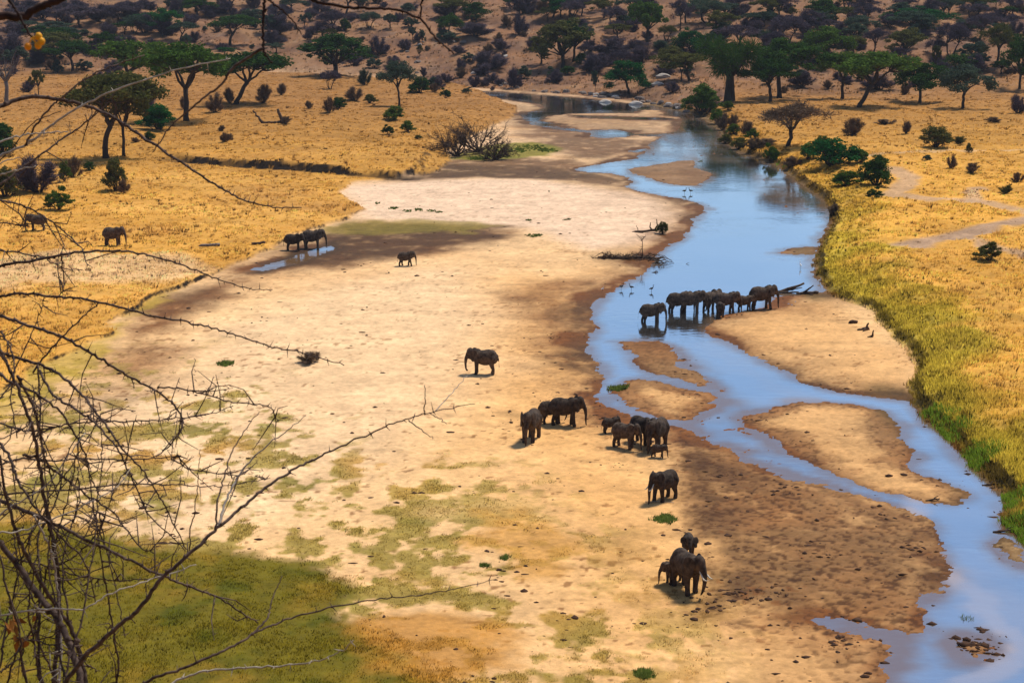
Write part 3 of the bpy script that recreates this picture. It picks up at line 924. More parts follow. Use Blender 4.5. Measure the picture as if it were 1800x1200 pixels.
# bright waterside green, a few single patches
gm = np.zeros(GX.shape)
for p, rr in [((1630, 745), 3.2), ((1650, 765), 3), ((1700, 812), 3.0), ((1775, 885), 2.2), ((1780, 930), 2.0), ((1790, 955), 2.2), ((1358, 297), 3), ((1348, 290), 2.5)]:
    x_, y_ = gp(*p)
    gm = np.maximum(gm, sst(rr, rr * 0.3, np.hypot(GX - x_, (GY - y_))))
old = col.copy()
col[:] = C(0.085, 0.135, 0.012)
grass('waterside_grass', 'fresh bright green grass at the foot of the right bank', gm * (rb_n > -0.4) * (wat_n < 0.2), 2400, 9, 0.42, 0.016, 0.25, (1, 1, 1), 7, 0.3)
gm = np.zeros(GX.shape)
for p, rr in [((662, 362), 0.8), ((690, 371), 0.9), ((715, 376), 1.0), ((735, 374), 0.9), ((757, 376), 0.9), ((770, 378), 0.7), ((935, 419), 1.2), ((945, 418), 0.8), ((927, 392), .6), ((995, 391), .6),
              ((1085, 684), 1.1), ((1165, 918), 1.0), ((1700, 1088), 0.4), ((395, 646), 0.9), ((885, 988), 0.4), ((850, 1002), 0.4), ((1130, 1190), 0.7), ((960, 340), 0.5), ((1230, 285), 0.5), ((900, 268), 4), ((930, 262), 4), ((960, 267), 3), ((870, 278), 4), ((840, 282), 3)]:
    x_, y_ = gp(*p)
    gm = np.maximum(gm, sst(rr, rr * 0.3, np.hypot(GX - x_, (GY - y_) * 0.8)))
col[:] = C(0.060, 0.082, 0.016)
grass('green_tufts', 'small fresh green tufts dotted over the pale sand', gm, 1100, 10, 0.24, 0.014, 0.16, (1, 1, 1), 8, 0.3)
col[:] = old

# clods, dung and drift bits
def clods(name, label, mask, n, smin, smax, seed, mat_):
    x, y, z, i, j, r = pick(mask, n, seed)
    t_ = (1 + 5 ** 0.5) / 2
    iv = np.array([[-1, t_, 0], [1, t_, 0], [-1, -t_, 0], [1, -t_, 0], [0, -1, t_], [0, 1, t_], [0, -1, -t_], [0, 1, -t_], [t_, 0, -1], [t_, 0, 1], [-t_, 0, -1], [-t_, 0, 1]]) / 1.9
    jf = np.array([[0, 11, 5], [0, 5, 1], [0, 1, 7], [0, 7, 10], [0, 10, 11], [1, 5, 9], [5, 11, 4], [11, 10, 2], [10, 7, 6], [7, 1, 8], [3, 9, 4], [3, 4, 2], [3, 2, 6], [3, 6, 8], [3, 8, 9], [4, 9, 5], [2, 4, 11], [6, 2, 10], [8, 6, 7], [9, 8, 1]])
    s = smin + (smax - smin) * r.random(n) ** 5
    sc_ = np.stack([s * r.uniform(0.7, 1.6, n), s * r.uniform(0.7, 1.3, n), s * r.uniform(0.35, 0.8, n)], -1)
    v = iv[None] * sc_[:, None, :] * r.uniform(0.6, 1.35, (n, 12, 1)) + np.stack([x, y, z - 0.25 * sc_[:, 2]], -1)[:, None, :]
    f = jf[None] + (np.arange(n) * 12)[:, None, None]
    return tag(obj(name, mesh_np(name, v.reshape(-1, 3), f.ravel(), 3), mat_), label, 'debris', kind='stuff')


sandy = (lm < 0.3) * (rm < 0.3) * (hmk < 0.3)
clods('dung_clods', 'dark dung and earth clods scattered over the sand', sandy * (wat < -0.3) * (0.04 + sst(0.15, 0.9, fbm(GX, GY, 4, 3, 111)) ** 2) * (0.3 + wet) * (1 - lw) * (GY < 330), 3000, 0.03, 0.26, 11, M_CLOD)
clods('wet_clods', 'dark lumps of mud and dung in the shallow water', (wat > 0.2) * sst(5, 1, wat) * sst(0.2, 0.9, fbm(GX, GY, 6, 3, 112)) * (GY < 330), 800, 0.05, 0.30, 12, M_CLOD)
x_, y_ = gp(1712, 1135)
clods('mud_heap', 'heap of dark mud lumps on the small bar at lower right', sst(1.6, 0.3, np.hypot((GX - x_) * 0.8, GY - y_)) + 1e-9, 70, 0.12, 0.42, 13, M_CLOD)


# ------------------------------------------------------------------ tree and bush kinds (unit size: 1 wide, 1 high)
def leaves(mb_c, mb_r, n, size, r, shell=0.6, up=0.3):
    """quads spread through ellipsoid clumps"""
    mb_c, mb_r = np.array(mb_c), np.array(mb_r)
    wgt = (mb_r[:, 0] * mb_r[:, 1] * mb_r[:, 2]) ** 0.7
    k = r.choice(len(mb_c), n, p=wgt / wgt.sum())
    d = r.normal(size=(n, 3))
    d /= np.linalg.norm(d, axis=1)[:, None]
    rad = shell + (1 - shell) * r.random(n)
    rad = np.where(r.random(n) < 0.25, r.random(n), rad) * r.uniform(0.85, 1.12, n)
    rad = np.where(r.random(n) < 0.14, rad * r.uniform(1.0, 1.45, n), rad)
    p = mb_c[k] + d * mb_r[k] * rad[:, None]
    u = r.normal(size=(n, 3))
    nrm = d * 0.6 + np.array([0, 0, up]) + 0.8 * r.normal(size=(n, 3))
    nrm /= np.linalg.norm(nrm, axis=1)[:, None]
    u -= nrm * (u * nrm).sum(1)[:, None]
    u /= np.linalg.norm(u, axis=1)[:, None]
    w_ = np.cross(nrm, u)
    s = size * r.uniform(0.5, 1.3, n)[:, None]
    v = np.stack([p - u * s, p - w_ * s * 0.6, p + u * s, p + w_ * s * 0.6], 1)
    return v.reshape(-1, 3)


def twigs(starts, dirs, length, width, r):
    n = len(starts)
    d = dirs + 0.35 * r.normal(size=(n, 3))
    d /= np.linalg.norm(d, axis=1)[:, None]
    e = starts + d * (length * r.uniform(0.4, 1.2, n))[:, None]
    s = np.cross(d, r.normal(size=(n, 3)))
    s /= np.linalg.norm(s, axis=1)[:, None]
    return np.stack([starts - s * width, starts + s * width, e], 1).reshape(-1, 3)


def curve(p0, p1, bend, n, r):
    p0, p1 = np.array(p0, float), np.array(p1, float)
    L = np.linalg.norm(p1 - p0)
    off = r.normal(size=3) * bend * L
    pts = []
    for i in range(n + 1):
        t_ = i / n
        wob = r.normal(size=3) * 0.018 * L if 0 < i < n else 0
        pts.append(p0 + (p1 - p0) * t_ + off * 4 * t_ * (1 - t_) * 0.5 + wob)
    return pts


def make_umbrella(seed, fork=0.42, lean=0.0, flat=0.16, bottom=0.62, nleaf=6000, layers=1, twig=False, multi=False, dense=0.0):
    r = np.random.default_rng(seed)
    mb = MB()
    f0 = np.array([lean * 0.5 + r.normal() * 0.02, r.normal() * 0.02, fork])
    cx = lean
    cc, cr = [], []
    n = 30 + int(dense * 20)
    k = 0
    while len(cc) < n:
        a, q_ = r.uniform(0, 2 * np.pi), math.sqrt(r.random())
        rad = 0.41 * q_ * (1 + 0.18 * math.sin(3 * a + seed) + 0.1 * math.sin(5 * a + 2 * seed))
        z = 0.90 - flat * (q_ ** 2.2) * 1.4 + r.normal() * 0.035
        if layers > 1 and r.random() < 0.4:
            z -= r.uniform(0.12, 0.24)
            rad *= 1.05
        z -= dense * r.random() * 0.25
        cc.append((cx + rad * math.cos(a), rad * math.sin(a), z))
        s = r.uniform(0.09, 0.15)
        cr.append((s, s, s * r.uniform(0.45, 0.75)))
    if multi:
        for i in range(4):
            a = i * 1.6 + r.random()
            e = (0.16 * math.cos(a) + cx * 0.5, 0.16 * math.sin(a), fork + 0.12)
            mb.tube(curve((0.02 * math.cos(a), 0.02 * math.sin(a), -0.03), e, 0.1, 4, r), [0.018, 0.016, 0.014, 0.012, 0.011], 5)
            f0 = np.array(e)
            for c in [cc[q] for q in r.choice(len(cc), 5, replace=False)]:
                mb.tube(curve(e, c, 0.15, 4, r), [0.011, 0.009, 0.007, 0.005, 0.003], 4, False)
    else:
        mb.tube(curve((0, 0, -0.03), f0, 0.06, 5, r), [0.038, 0.029, 0.026, 0.025, 0.024, 0.026], 7)
        order = sorted(cc, key=lambda c: math.atan2(c[1], c[0] - cx))
        nl = 5
        for i in range(nl):
            grp = order[i * len(order) // nl:(i + 1) * len(order) // nl]
            g = np.mean(grp, axis=0)
            m = f0 + (g - f0) * np.array([0.55, 0.55, 0.62])
            mb.tube(curve(f0, m, 0.12, 4, r), [0.022, 0.018, 0.015, 0.013, 0.012], 6, False)
            for c in grp[::max(1, len(grp) // 4)]:
                mb.tube(curve(m, c, 0.14, 4, r), [0.012, 0.010, 0.007, 0.005, 0.003], 4, False)
    tr = mb.mesh('trunk')
    if twig:
        cc_, cr_ = np.array(cc), np.array(cr)
        k = r.choice(len(cc), nleaf)
        d = r.normal(size=(nleaf, 3))
        d /= np.linalg.norm(d, axis=1)[:, None]
        st = cc_[k] + d * cr_[k] * r.random((nleaf, 1)) * 1.0
        v = twigs(st, d + np.array([0, 0, 0.35]), np.full(nleaf, 0.085), 0.0066, r)
        cm = mesh_np('crown', v, np.arange(len(v)), 3)
    else:
        v = leaves(cc, cr, nleaf, 0.021, r)
        cm = mesh_np('crown', v, np.arange(len(v)), 4)
    return tr, cm


def make_round(seed, nleaf=5200, bottom=0.35, lobes=12, size=0.023):
    r = np.random.default_rng(seed)
    mb = MB()
    cc, cr = [], []
    for i in range(lobes):
        a = i * 2.4 + r.random()
        q_ = math.sqrt((i + 0.5) / lobes)
        rad = 0.33 * q_
        z = bottom + (0.92 - bottom) * (0.5 + 0.5 * (1 - q_ ** 2) * r.uniform(0.4, 1.0) - r.uniform(0, 0.42) * q_)
        cc.append((rad * math.cos(a), rad * math.sin(a), z - 0.03))
        s = r.uniform(0.13, 0.20)
        cr.append((s, s, s * r.uniform(0.7, 0.95)))
    f0 = np.array([r.normal() * 0.02, r.normal() * 0.02, bottom * 0.8])
    mb.tube(curve((0, 0, -0.03), f0, 0.05, 4, r), [0.040, 0.030, 0.026, 0.026, 0.028], 7)
    for c in cc:
        m = f0 + (np.array(c) - f0) * 0.55
        mb.tube(curve(f0, m, 0.12, 3, r), [0.020, 0.016, 0.013, 0.011], 5, False)
        mb.tube(curve(m, c, 0.15, 3, r), [0.011, 0.008, 0.006, 0.003], 4, False)
    sub_c, sub_r = [], []
    for c, rr in zip(cc, cr):
        for _ in range(5):
            d = r.normal(size=3)
            d /= np.linalg.norm(d)
            sub_c.append(np.array(c) + d * np.array(rr) * 0.75)
            s = rr[0] * r.uniform(0.3, 0.55)
            sub_r.append((s, s, s * 0.7))
    v = leaves(sub_c, sub_r, nleaf, size, r)
    return mb.mesh('trunk'), mesh_np('crown', v, np.arange(len(v)), 4)


def make_bush(seed, nleaf=6500, size=0.027, lobes=15, sparse=False):
    r = np.random.default_rng(seed)
    mb = MB()
    cc, cr = [], []
    for i in range(lobes):
        a = i * 2.4 + r.random()
        q_ = math.sqrt((i + 0.3) / lobes)
        rad = 0.34 * q_
        z = 0.20 + 0.58 * (1 - q_ ** 1.8) * r.uniform(0.5, 1.05) + 0.08 * r.random()
        s = r.uniform(0.15, 0.22)
        cc.append((rad * math.cos(a), rad * math.sin(a), max(z, 0.16)))
        cr.append((s, s, s * r.uniform(0.8, 1.25)))
        mb.tube(curve((0.02 * math.cos(a), 0.02 * math.sin(a), -0.03), cc[-1], 0.12, 4, r), [0.018, 0.014, 0.011, 0.008, 0.004], 5, False)
    sub_c, sub_r = [], []
    for c, rr in zip(cc, cr):
        for _ in range(7):
            d = r.normal(size=3)
            d[2] -= 0.25
            d /= np.linalg.norm(d)
            p = np.array(c) + d * np.array(rr) * 0.7
            p[2] = max(p[2], 0.06)
            sub_c.append(p)
            s = rr[0] * r.uniform(0.3, 0.6)
            sub_r.append((s, s, s * 0.8))
    v = leaves(sub_c, sub_r, nleaf, size, r)
    v[:, 2] = np.maximum(v[:, 2], -0.02)
    return mb.mesh('stems'), mesh_np('crown', v, np.arange(len(v)), 4)


def make_twigbush(seed, n=5200, width=0.0058):
    r = np.random.default_rng(seed)
    mb = MB()
    st, di = [], []
    for i in range(16):
        a = r.uniform(0, 2 * np.pi)
        el = r.uniform(0.25, 1.35)
        rad = r.uniform(0.75, 1.0)
        e = np.array([0.44 * rad * math.cos(a) * math.cos(el), 0.44 * rad * math.sin(a) * math.cos(el), 0.10 + 0.76 * rad * math.sin(el)])
        pts = curve((0.03 * math.cos(a), 0.03 * math.sin(a), -0.03), e, 0.12, 5, r)
        mb.tube(pts, [0.014, 0.011, 0.009, 0.007, 0.005, 0.003], 4, False)
        pa = np.array(pts)
        for _ in range(n // 16):
            t_ = r.uniform(0.2, 1.0) ** 0.7 * 4.999
            k = int(t_)
            p = pa[k] + (pa[k + 1] - pa[k]) * (t_ - k)
            d = r.normal(size=3) * 0.8
            d += (e / np.linalg.norm(e)) * 0.8
            d[2] += 0.25
            st.append(p + r.normal(size=3) * 0.03)
            di.append(d / np.linalg.norm(d))
    v = twigs(np.array(st), np.array(di), np.full(len(st), 0.15), width, r)
    v[:, 2] = np.maximum(v[:, 2], -0.02)
    return mb.mesh('stems'), mesh_np('crown', v, np.arange(len(v)), 3)


def make_bare(seed):
    """pale leafless tree"""
    r = np.random.default_rng(seed)
    mb = MB()
    f0 = np.array([0, 0, 0.42])
    mb.tube(curve((0, 0, -0.03), f0, 0.03, 4, r), [0.07, 0.055, 0.05, 0.045, 0.05], 7)
    st, di = [], []
    for i in range(9):
        a = i * 0.75 + r.random() * 0.4
        e = np.array([0.42 * math.cos(a) * r.uniform(0.5, 1), 0.42 * math.sin(a) * r.uniform(0.5, 1), r.uniform(0.66, 0.98)])
        m = f0 + (e - f0) * 0.5 + r.normal(size=3) * 0.03
        mb.tube(curve(f0, m, 0.12, 3, r), [0.03, 0.024, 0.02, 0.017], 5, False)
        for _ in range(4):
            e2 = e + r.normal(size=3) * 0.09
            mb.tube(curve(m, e2, 0.15, 4, r), [0.016, 0.012, 0.008, 0.006, 0.003], 4, False)
            for _ in range(26):
                t_ = r.uniform(0.3, 1)
                st.append(m + (e2 - m) * t_)
                di.append((e2 - m) / np.linalg.norm(e2 - m) + 0.6 * r.normal(size=3))
    v = twigs(np.array(st), np.array(di), np.full(len(st), 0.10), 0.005, r)
    return mb.mesh('trunk'), mesh_np('crown', v, np.arange(len(v)), 3)


def make_baobab(seed):
    r = np.random.default_rng(seed)
    mb = MB()
    mb.tube([(0, 0, -0.03), (0, 0, 0.03), (0.0, 0, 0.12), (0.005, 0, 0.3), (0.0, 0, 0.42), (0, 0, 0.5)], [0.10, 0.085, 0.075, 0.066, 0.06, 0.05], 12)
    for k in range(7):
        a = k * 0.9
        mb.tube([(0.08 * math.cos(a), 0.08 * math.sin(a), -0.03), (0.064 * math.cos(a), 0.064 * math.sin(a), 0.2), (0.048 * math.cos(a), 0.048 * math.sin(a), 0.44)], [0.03, 0.02, 0.014], 6, False)
    cc, cr = [], []
    for i in range(12):
        a = i * 0.9 + r.random() * 0.4
        e = np.array([0.45 * math.cos(a) * r.uniform(0.4, 1), 0.45 * math.sin(a) * r.uniform(0.4, 1), r.uniform(0.55, 0.95)])
        mb.tube(curve((0.04 * math.cos(a), 0.04 * math.sin(a), 0.44), e, 0.15, 5, r), [0.045, 0.03, 0.022, 0.016, 0.011, 0.005], 6, False)
        cc.append(e)
        cr.append((0.11, 0.11, 0.10))
    k = r.choice(len(cc), 5200)
    d = r.normal(size=(5200, 3))
    st = np.array(cc)[k] + d * 0.075
    v = twigs(st, d, np.full(5200, 0.10), 0.008, r)
    return mb.mesh('trunk'), mesh_np('crown', v, np.arange(len(v)), 3)


KIND = {
    'U': [make_umbrella(11), make_umbrella(12, 0.36, 0.10), make_umbrella(13, 0.45, -0.08, layers=2), make_umbrella(14, 0.34, 0.0, 0.26, dense=0.6), make_umbrella(15, 0.40, 0.14, 0.12, layers=2), make_umbrella(16, 0.38, -0.05, 0.2, dense=0.3)],
    'L': [make_umbrella(17, 0.38, 0.22, 0.2, dense=0.4), make_umbrella(18, 0.34, 0.16, 0.24, layers=2, dense=0.3)],
    'T': [make_umbrella(21, 0.36, 0.05, 0.2, twig=True, nleaf=5200), make_umbrella(22, 0.3, 0.0, 0.24, twig=True, nleaf=5200, multi=True), make_umbrella(23, 0.42, -0.06, 0.15, twig=True, nleaf=5200, layers=2)],
    'D': [make_umbrella(25, 0.36, 0.02, 0.26, nleaf=8500, dense=1.0), make_umbrella(26, 0.34, -0.03, 0.3, nleaf=8500, dense=1.0)],
    'R': [make_round(31), make_round(32, bottom=0.3, lobes=14), make_round(33, bottom=0.42)],
    'B': [make_bush(41), make_bush(42, lobes=16), make_bush(43, lobes=9), make_bush(44, nleaf=3800, lobes=18)],
    'G': [make_twigbush(51), make_twigbush(52), make_twigbush(53), make_twigbush(54)],
    'P': [make_bare(61)],
    'A': [make_baobab(71)],
}
NAME = {'U': 'umbrella_acacia', 'L': 'leaning_acacia', 'T': 'leafless_acacia', 'D': 'dense_tree', 'R': 'round_tree', 'B': 'green_bush', 'G': 'leafless_bush', 'P': 'dead_tree', 'A': 'baobab_tree'}
WORD = {'U': 'flat topped acacia tree', 'L': 'leaning acacia tree', 'T': 'leafless flat topped acacia', 'D': 'dense dark tree', 'R': 'rounded leafy tree', 'B': 'leafy bush', 'G': 'leafless twiggy bush', 'P': 'dead tree', 'A': 'baobab'}
CWORD = {'dark': 'dark green', 'emerald': 'deep green', 'mid': 'mid green', 'olive': 'olive', 'teal': 'grey green', 'purple': 'purplish grey', 'brown': 'brownish grey', 'bright': 'bright green'}

# (kind, colour, base x, base y, width, height [photograph pixels], variant, own label)
TREES = [
    # left hillside
    ('U', 'teal', 97, 64, 54, 24, 0, None), ('U', 'dark', 188, 92, 48, 34, 2, 'thin flat acacia on a pale stem above the big green acacia, left'),
    ('G', 'purple', 18, 104, 66, 52, 0, 'big purplish grey bush at the left edge below the orange berries'), ('P', 'purple', 13, 182, 56, 84, 0, 'pale dead tree with bare limbs at the left edge'),
    ('U', 'olive', 97, 110, 84, 52, 3, None), ('U', 'dark', 128, 124, 72, 50, 5, None), ('R', 'olive', 68, 168, 30, 50, 0, 'small upright round tree beside the pale dead tree'),
    ('G', 'purple', 49, 162, 30, 24, 1, None), ('U', 'mid', 220, 168, 130, 92, 4, 'broad bright green acacia behind the long pale twig, left'),
    ('U', 'olive', 187, 278, 150, 142, 1, 'tall olive acacia with a forked trunk on the left plain'), ('U', 'olive', 218, 275, 84, 112, 0, 'slim olive acacia just right of the tall forked one'),
    ('B', 'emerald', 280, 228, 62, 48, 0, 'vivid green rounded bush crown below the long thorny branch'), ('G', 'purple', 262, 200, 44, 46, 2, None),
    ('G', 'purple', 30, 40, 60, 34, 1, None), ('G', 'purple', 75, 34, 55, 30, 2, None), ('T', 'purple', 142, 49, 72, 36, 0, None), ('G', 'purple', 185, 34, 60, 28, 3, None), ('G', 'purple', 60, 18, 60, 20, 0, None),
    ('G', 'purple', 125, 16, 60, 18, 1, None), ('G', 'purple', 190, 60, 34, 22, 0, None), ('T', 'teal', 238, 60, 46, 32, 1, None), ('U', 'emerald', 285, 64, 56, 46, 2, None), ('G', 'purple', 235, 35, 60, 24, 2, None),
    ('U', 'emerald', 262, 40, 40, 16, 0, None), ('G', 'purple', 250, 14, 50, 16, 3, None), ('G', 'purple', 115, 64, 40, 22, 3, None), ('G', 'purple', 22, 62, 46, 26, 2, None), ('U', 'teal', 45, 56, 36, 18, 1, None),
    ('B', 'teal', 148, 60, 22, 9, 0, None), ('B', 'teal', 102, 128, 20, 24, 1, None), ('G', 'brown', 90, 122, 20, 20, 0, None), ('G', 'purple', 265, 80, 18, 14, 0, None), ('G', 'purple', 232, 80, 26, 20, 1, None),
    ('G', 'purple', 70, 110, 40, 26, 2, None), ('G', 'purple', 155, 92, 30, 24, 1, None),
    ('U', 'teal', 318, 73, 46, 32, 1, None), ('R', 'teal', 328, 90, 22, 30, 1, None), ('U', 'dark', 405, 80, 76, 50, 1, 'dark green umbrella acacia alone on the left hillside'),
    ('U', 'mid', 328, 213, 140, 125, 0, 'tall green acacia with a straight trunk on the left plain'), ('L', 'dark', 415, 183, 126, 92, 0, 'leaning acacia with crown swung to the right, left plain'),
    ('R', 'dark', 590, 132, 148, 72, 1, 'huge dense dark green tree at the foot of the left hillside'), ('G', 'brown', 463, 181, 32, 38, 1, None), ('G', 'brown', 494, 167, 24, 24, 2, None), ('G', 'brown', 543, 191, 16, 16, 3, None),
    ('G', 'brown', 378, 197, 34, 38, 0, None), ('G', 'brown', 404, 182, 22, 32, 1, None), ('G', 'brown', 325, 192, 22, 26, 2, None), ('T', 'purple', 581, 157, 38, 32, 1, None), ('B', 'dark', 597, 191, 24, 22, 0, None), ('G', 'brown', 580, 198, 24, 32, 3, None),
    ('U', 'teal', 486, 94, 36, 18, 2, None), ('G', 'purple', 375, 27, 44, 20, 2, None), ('G', 'purple', 395, 24, 38, 24, 0, None), ('G', 'purple', 436, 36, 44, 24, 1, None), ('T', 'teal', 446, 12, 44, 18, 0, None), ('U', 'teal', 512, 20, 44, 24, 3, None),
    ('T', 'teal', 480, 36, 16, 28, 0, None), ('R', 'teal', 536, 50, 30, 28, 2, None), ('B', 'teal', 575, 22, 20, 11, 1, None), ('G', 'purple', 312, 26, 30, 30, 0, None), ('G', 'purple', 540, 70, 18, 16, 2, None), ('G', 'purple', 490, 76, 34, 12, 3, None),
    ('G', 'purple', 340, 40, 26, 16, 1, None), ('B', 'teal', 360, 55, 10, 10, 0, None), ('B', 'teal', 472, 55, 9, 10, 0, None), ('G', 'brown', 494, 53, 8, 12, 0, None), ('G', 'purple', 560, 22, 40, 22, 0, None), ('U', 'emerald', 393, 98, 28, 14, 4, None),
    # left plain and bank
    ('B', 'dark', 4, 272, 62, 58, 1, 'dark bush at the left edge beneath the white twigs'), ('G', 'purple', 68, 338, 92, 72, 1, 'big purplish grey thicket at the left edge'), ('B', 'bright', 103, 369, 48, 44, 2, 'yellow green bush in front of the grey thicket'),
    ('B', 'olive', 203, 336, 40, 62, 0, 'narrow dark upright bush on the left grassland'), ('G', 'brown', 219, 340, 26, 30, 2, 'brown dry bush touching the narrow upright one'), ('G', 'brown', 128, 312, 34, 42, 0, None), ('B', 'dark', 157, 300, 20, 20, 3, None), ('B', 'olive', 10, 346, 50, 56, 1, None), ('B', 'bright', 114, 320, 22, 40, 0, None),
    ('G', 'brown', 397, 250, 20, 20, 1, None), ('G', 'brown', 404, 247, 16, 14, 0, None), ('G', 'brown', 502, 218, 24, 16, 2, None), ('G', 'brown', 390, 230, 14, 12, 1, None),
    ('B', 'dark', 593, 193, 22, 22, 2, None), ('G', 'brown', 625, 177, 36, 28, 1, None), ('B', 'olive', 650, 182, 24, 18, 0, None), ('G', 'brown', 238, 250, 16, 10, 1, None), ('B', 'dark', 262, 246, 22, 16, 1, None),
    ('B', 'bright', 693, 211, 38, 26, 1, 'bright green bush at the foot of the lone leaning tree'), ('B', 'dark', 682, 237, 22, 20, 2, None), ('B', 'bright', 716, 232, 26, 22, 0, None), ('B', 'olive', 735, 245, 14, 9, 0, None),
    ('U', 'teal', 702, 187, 58, 76, 5, 'lone tree with a bare leaning trunk left of the river bend'), ('B', 'dark', 737, 164, 38, 30, 1, None), ('B', 'dark', 783, 173, 20, 20, 2, None), ('G', 'teal', 642, 150, 28, 32, 0, None), ('G', 'brown', 762, 162, 18, 18, 1, None),
    # slope above the river bend
    ('G', 'purple', 666, 97, 42, 36, 0, None), ('D', 'dark', 790, 62, 46, 38, 0, None), ('D', 'dark', 838, 39, 44, 36, 1, None), ('G', 'purple', 788, 28, 54, 26, 1, None), ('G', 'purple', 835, 64, 64, 28, 2, None), ('U', 'dark', 790, 12, 40, 14, 0, None),
    ('R', 'teal', 725, 70, 16, 24, 0, None), ('R', 'teal', 742, 78, 14, 26, 1, None), ('G', 'purple', 860, 122, 76, 36, 3, None), ('G', 'purple', 850, 132, 36, 22, 0, None), ('G', 'purple', 880, 88, 38, 22, 1, None), ('G', 'purple', 905, 156, 32, 42, 2, None),
    ('G', 'purple', 835, 153, 26, 22, 3, None), ('G', 'purple', 810, 122, 20, 22, 0, None), ('T', 'teal', 650, 50, 40, 28, 1, None), ('R', 'teal', 686, 50, 28, 26, 2, None), ('B', 'dark', 606, 54, 22, 22, 1, None), ('G', 'purple', 690, 108, 26, 12, 1, None),
    ('G', 'purple', 640, 36, 30, 14, 2, None), ('G', 'purple', 722, 18, 36, 14, 0, None), ('B', 'teal', 785, 72, 40, 20, 2, None), ('R', 'olive', 738, 100, 14, 22, 1, None), ('G', 'purple', 745, 135, 16, 20, 2, None), ('G', 'purple', 806, 94, 30, 16, 1, None),
    ('G', 'purple', 880, 150, 22, 14, 1, None), ('R', 'teal', 780, 70, 26, 18, 2, None), ('G', 'purple', 620, 34, 40, 12, 3, None),
    ('R', 'olive', 990, 119, 104, 84, 1, 'large dark spreading tree above the river bend'), ('R', 'olive', 952, 113, 46, 52, 0, 'smaller tree left of the large spreading one above the bend'), ('R', 'dark', 1008, 108, 72, 70, 2, 'dark tree behind the right side of the large spreading one'),
    ('U', 'emerald', 985, 34, 44, 38, 3, None), ('U', 'olive', 963, 38, 36, 24, 5, None), ('R', 'mid', 1137, 77, 72, 80, 0, 'fresh green round tree with a forked trunk above the river'), ('T', 'purple', 1078, 49, 44, 36, 1, None), ('U', 'olive', 1085, 66, 42, 22, 0, None),
    ('G', 'purple', 1078, 98, 66, 36, 0, None), ('G', 'purple', 1052, 118, 64, 28, 1, None), ('G', 'purple', 1130, 110, 52, 32, 2, None), ('D', 'emerald', 1106, 165, 78, 60, 1, 'deep green acacia leaning out over the far river bank'), ('U', 'olive', 1180, 124, 50, 42, 3, None),
    ('G', 'teal', 1165, 88, 44, 20, 3, None), ('T', 'olive', 1172, 72, 36, 26, 1, None), ('U', 'mid', 1198, 142, 36, 34, 0, None), ('T', 'purple', 1195, 54, 36, 52, 2, None), ('G', 'purple', 975, 147, 34, 28, 3, None), ('R', 'teal', 1046, 166, 14, 46, 0, None), ('G', 'purple', 1180, 163, 28, 22, 1, None),
    ('G', 'purple', 914, 62, 34, 42, 0, None), ('G', 'purple', 925, 22, 20, 18, 1, None), ('G', 'purple', 1020, 50, 34, 20, 2, None), ('B', 'dark', 1105, 50, 18, 18, 1, None), ('T', 'purple', 1022, 28, 40, 30, 0, None), ('B', 'teal', 1058, 14, 10, 14, 0, None), ('B', 'teal', 1084, 12, 8, 14, 1, None),
    ('G', 'purple', 1035, 126, 40, 20, 2, None), ('B', 'dark', 998, 131, 26, 16, 0, None), ('G', 'purple', 1040, 90, 26, 22, 3, None), ('G', 'purple', 935, 86, 40, 26, 2, None), ('B', 'teal', 1195, 100, 24, 30, 0, None), ('B', 'dark', 1020, 112, 22, 20, 1, None),
    # right hillside
    ('T', 'teal', 1243, 42, 78, 40, 1, None), ('U', 'teal', 1205, 42, 50, 34, 2, None), ('B', 'dark', 1260, 64, 24, 20, 0, None), ('D', 'emerald', 1212, 102, 50, 52, 0, None), ('T', 'purple', 1303, 87, 72, 40, 0, None), ('U', 'teal', 1342, 84, 40, 30, 5, None),
    ('G', 'purple', 1248, 97, 54, 34, 3, None), ('G', 'purple', 1222, 100, 40, 30, 0, None), ('T', 'purple', 1385, 76, 66, 44, 1, None), ('U', 'mid', 1450, 116, 76, 68, 3, None), ('U', 'dark', 1370, 173, 122, 98, 2, 'wide layered acacia behind a smaller one by the baobab'),
    ('U', 'dark', 1354, 179, 90, 72, 5, 'dark trunked acacia right of the baobab, foremost of its pair'), ('A', 'dark', 1282, 178, 82, 98, 0, 'thick trunked grey baobab beside the far right bank'), ('U', 'olive', 1212, 142, 80, 46, 4, None), ('B', 'mid', 1233, 199, 64, 54, 1, 'round green bush at the water edge left of the baobab'),
    ('B', 'bright', 1280, 194, 18, 18, 0, None), ('G', 'purple', 1410, 153, 46, 32, 2, None), ('T', 'purple', 1367, 35, 54, 40, 0, None), ('D', 'dark', 1447, 37, 60, 40, 1, None), ('B', 'dark', 1465, 41, 20, 20, 2, None), ('U', 'dark', 1485, 18, 22, 22, 0, None), ('G', 'purple', 1315, 48, 30, 18, 1, None),
    ('B', 'olive', 1393, 28, 16, 20, 2, None), ('B', 'teal', 1295, 26, 22, 14, 3, None), ('T', 'purple', 1458, 54, 44, 18, 2, None), ('U', 'mid', 1480, 174, 86, 76, 0, 'acacia half hidden behind the big leaning acacia, right'), ('B', 'mid', 1355, 35, 24, 22, 1, None), ('U', 'teal', 1318, 48, 40, 24, 1, None),
    ('L', 'mid', 1510, 189, 128, 98, 0, 'big leaning acacia with a broad green crown, right plain edge'), ('D', 'dark', 1617, 181, 94, 78, 0, 'dense blackish green acacia right of the big leaning one'), ('G', 'brown', 1590, 167, 20, 24, 1, None), ('U', 'teal', 1692, 191, 82, 76, 3, 'grey green acacia with a forked trunk on the right plain edge'),
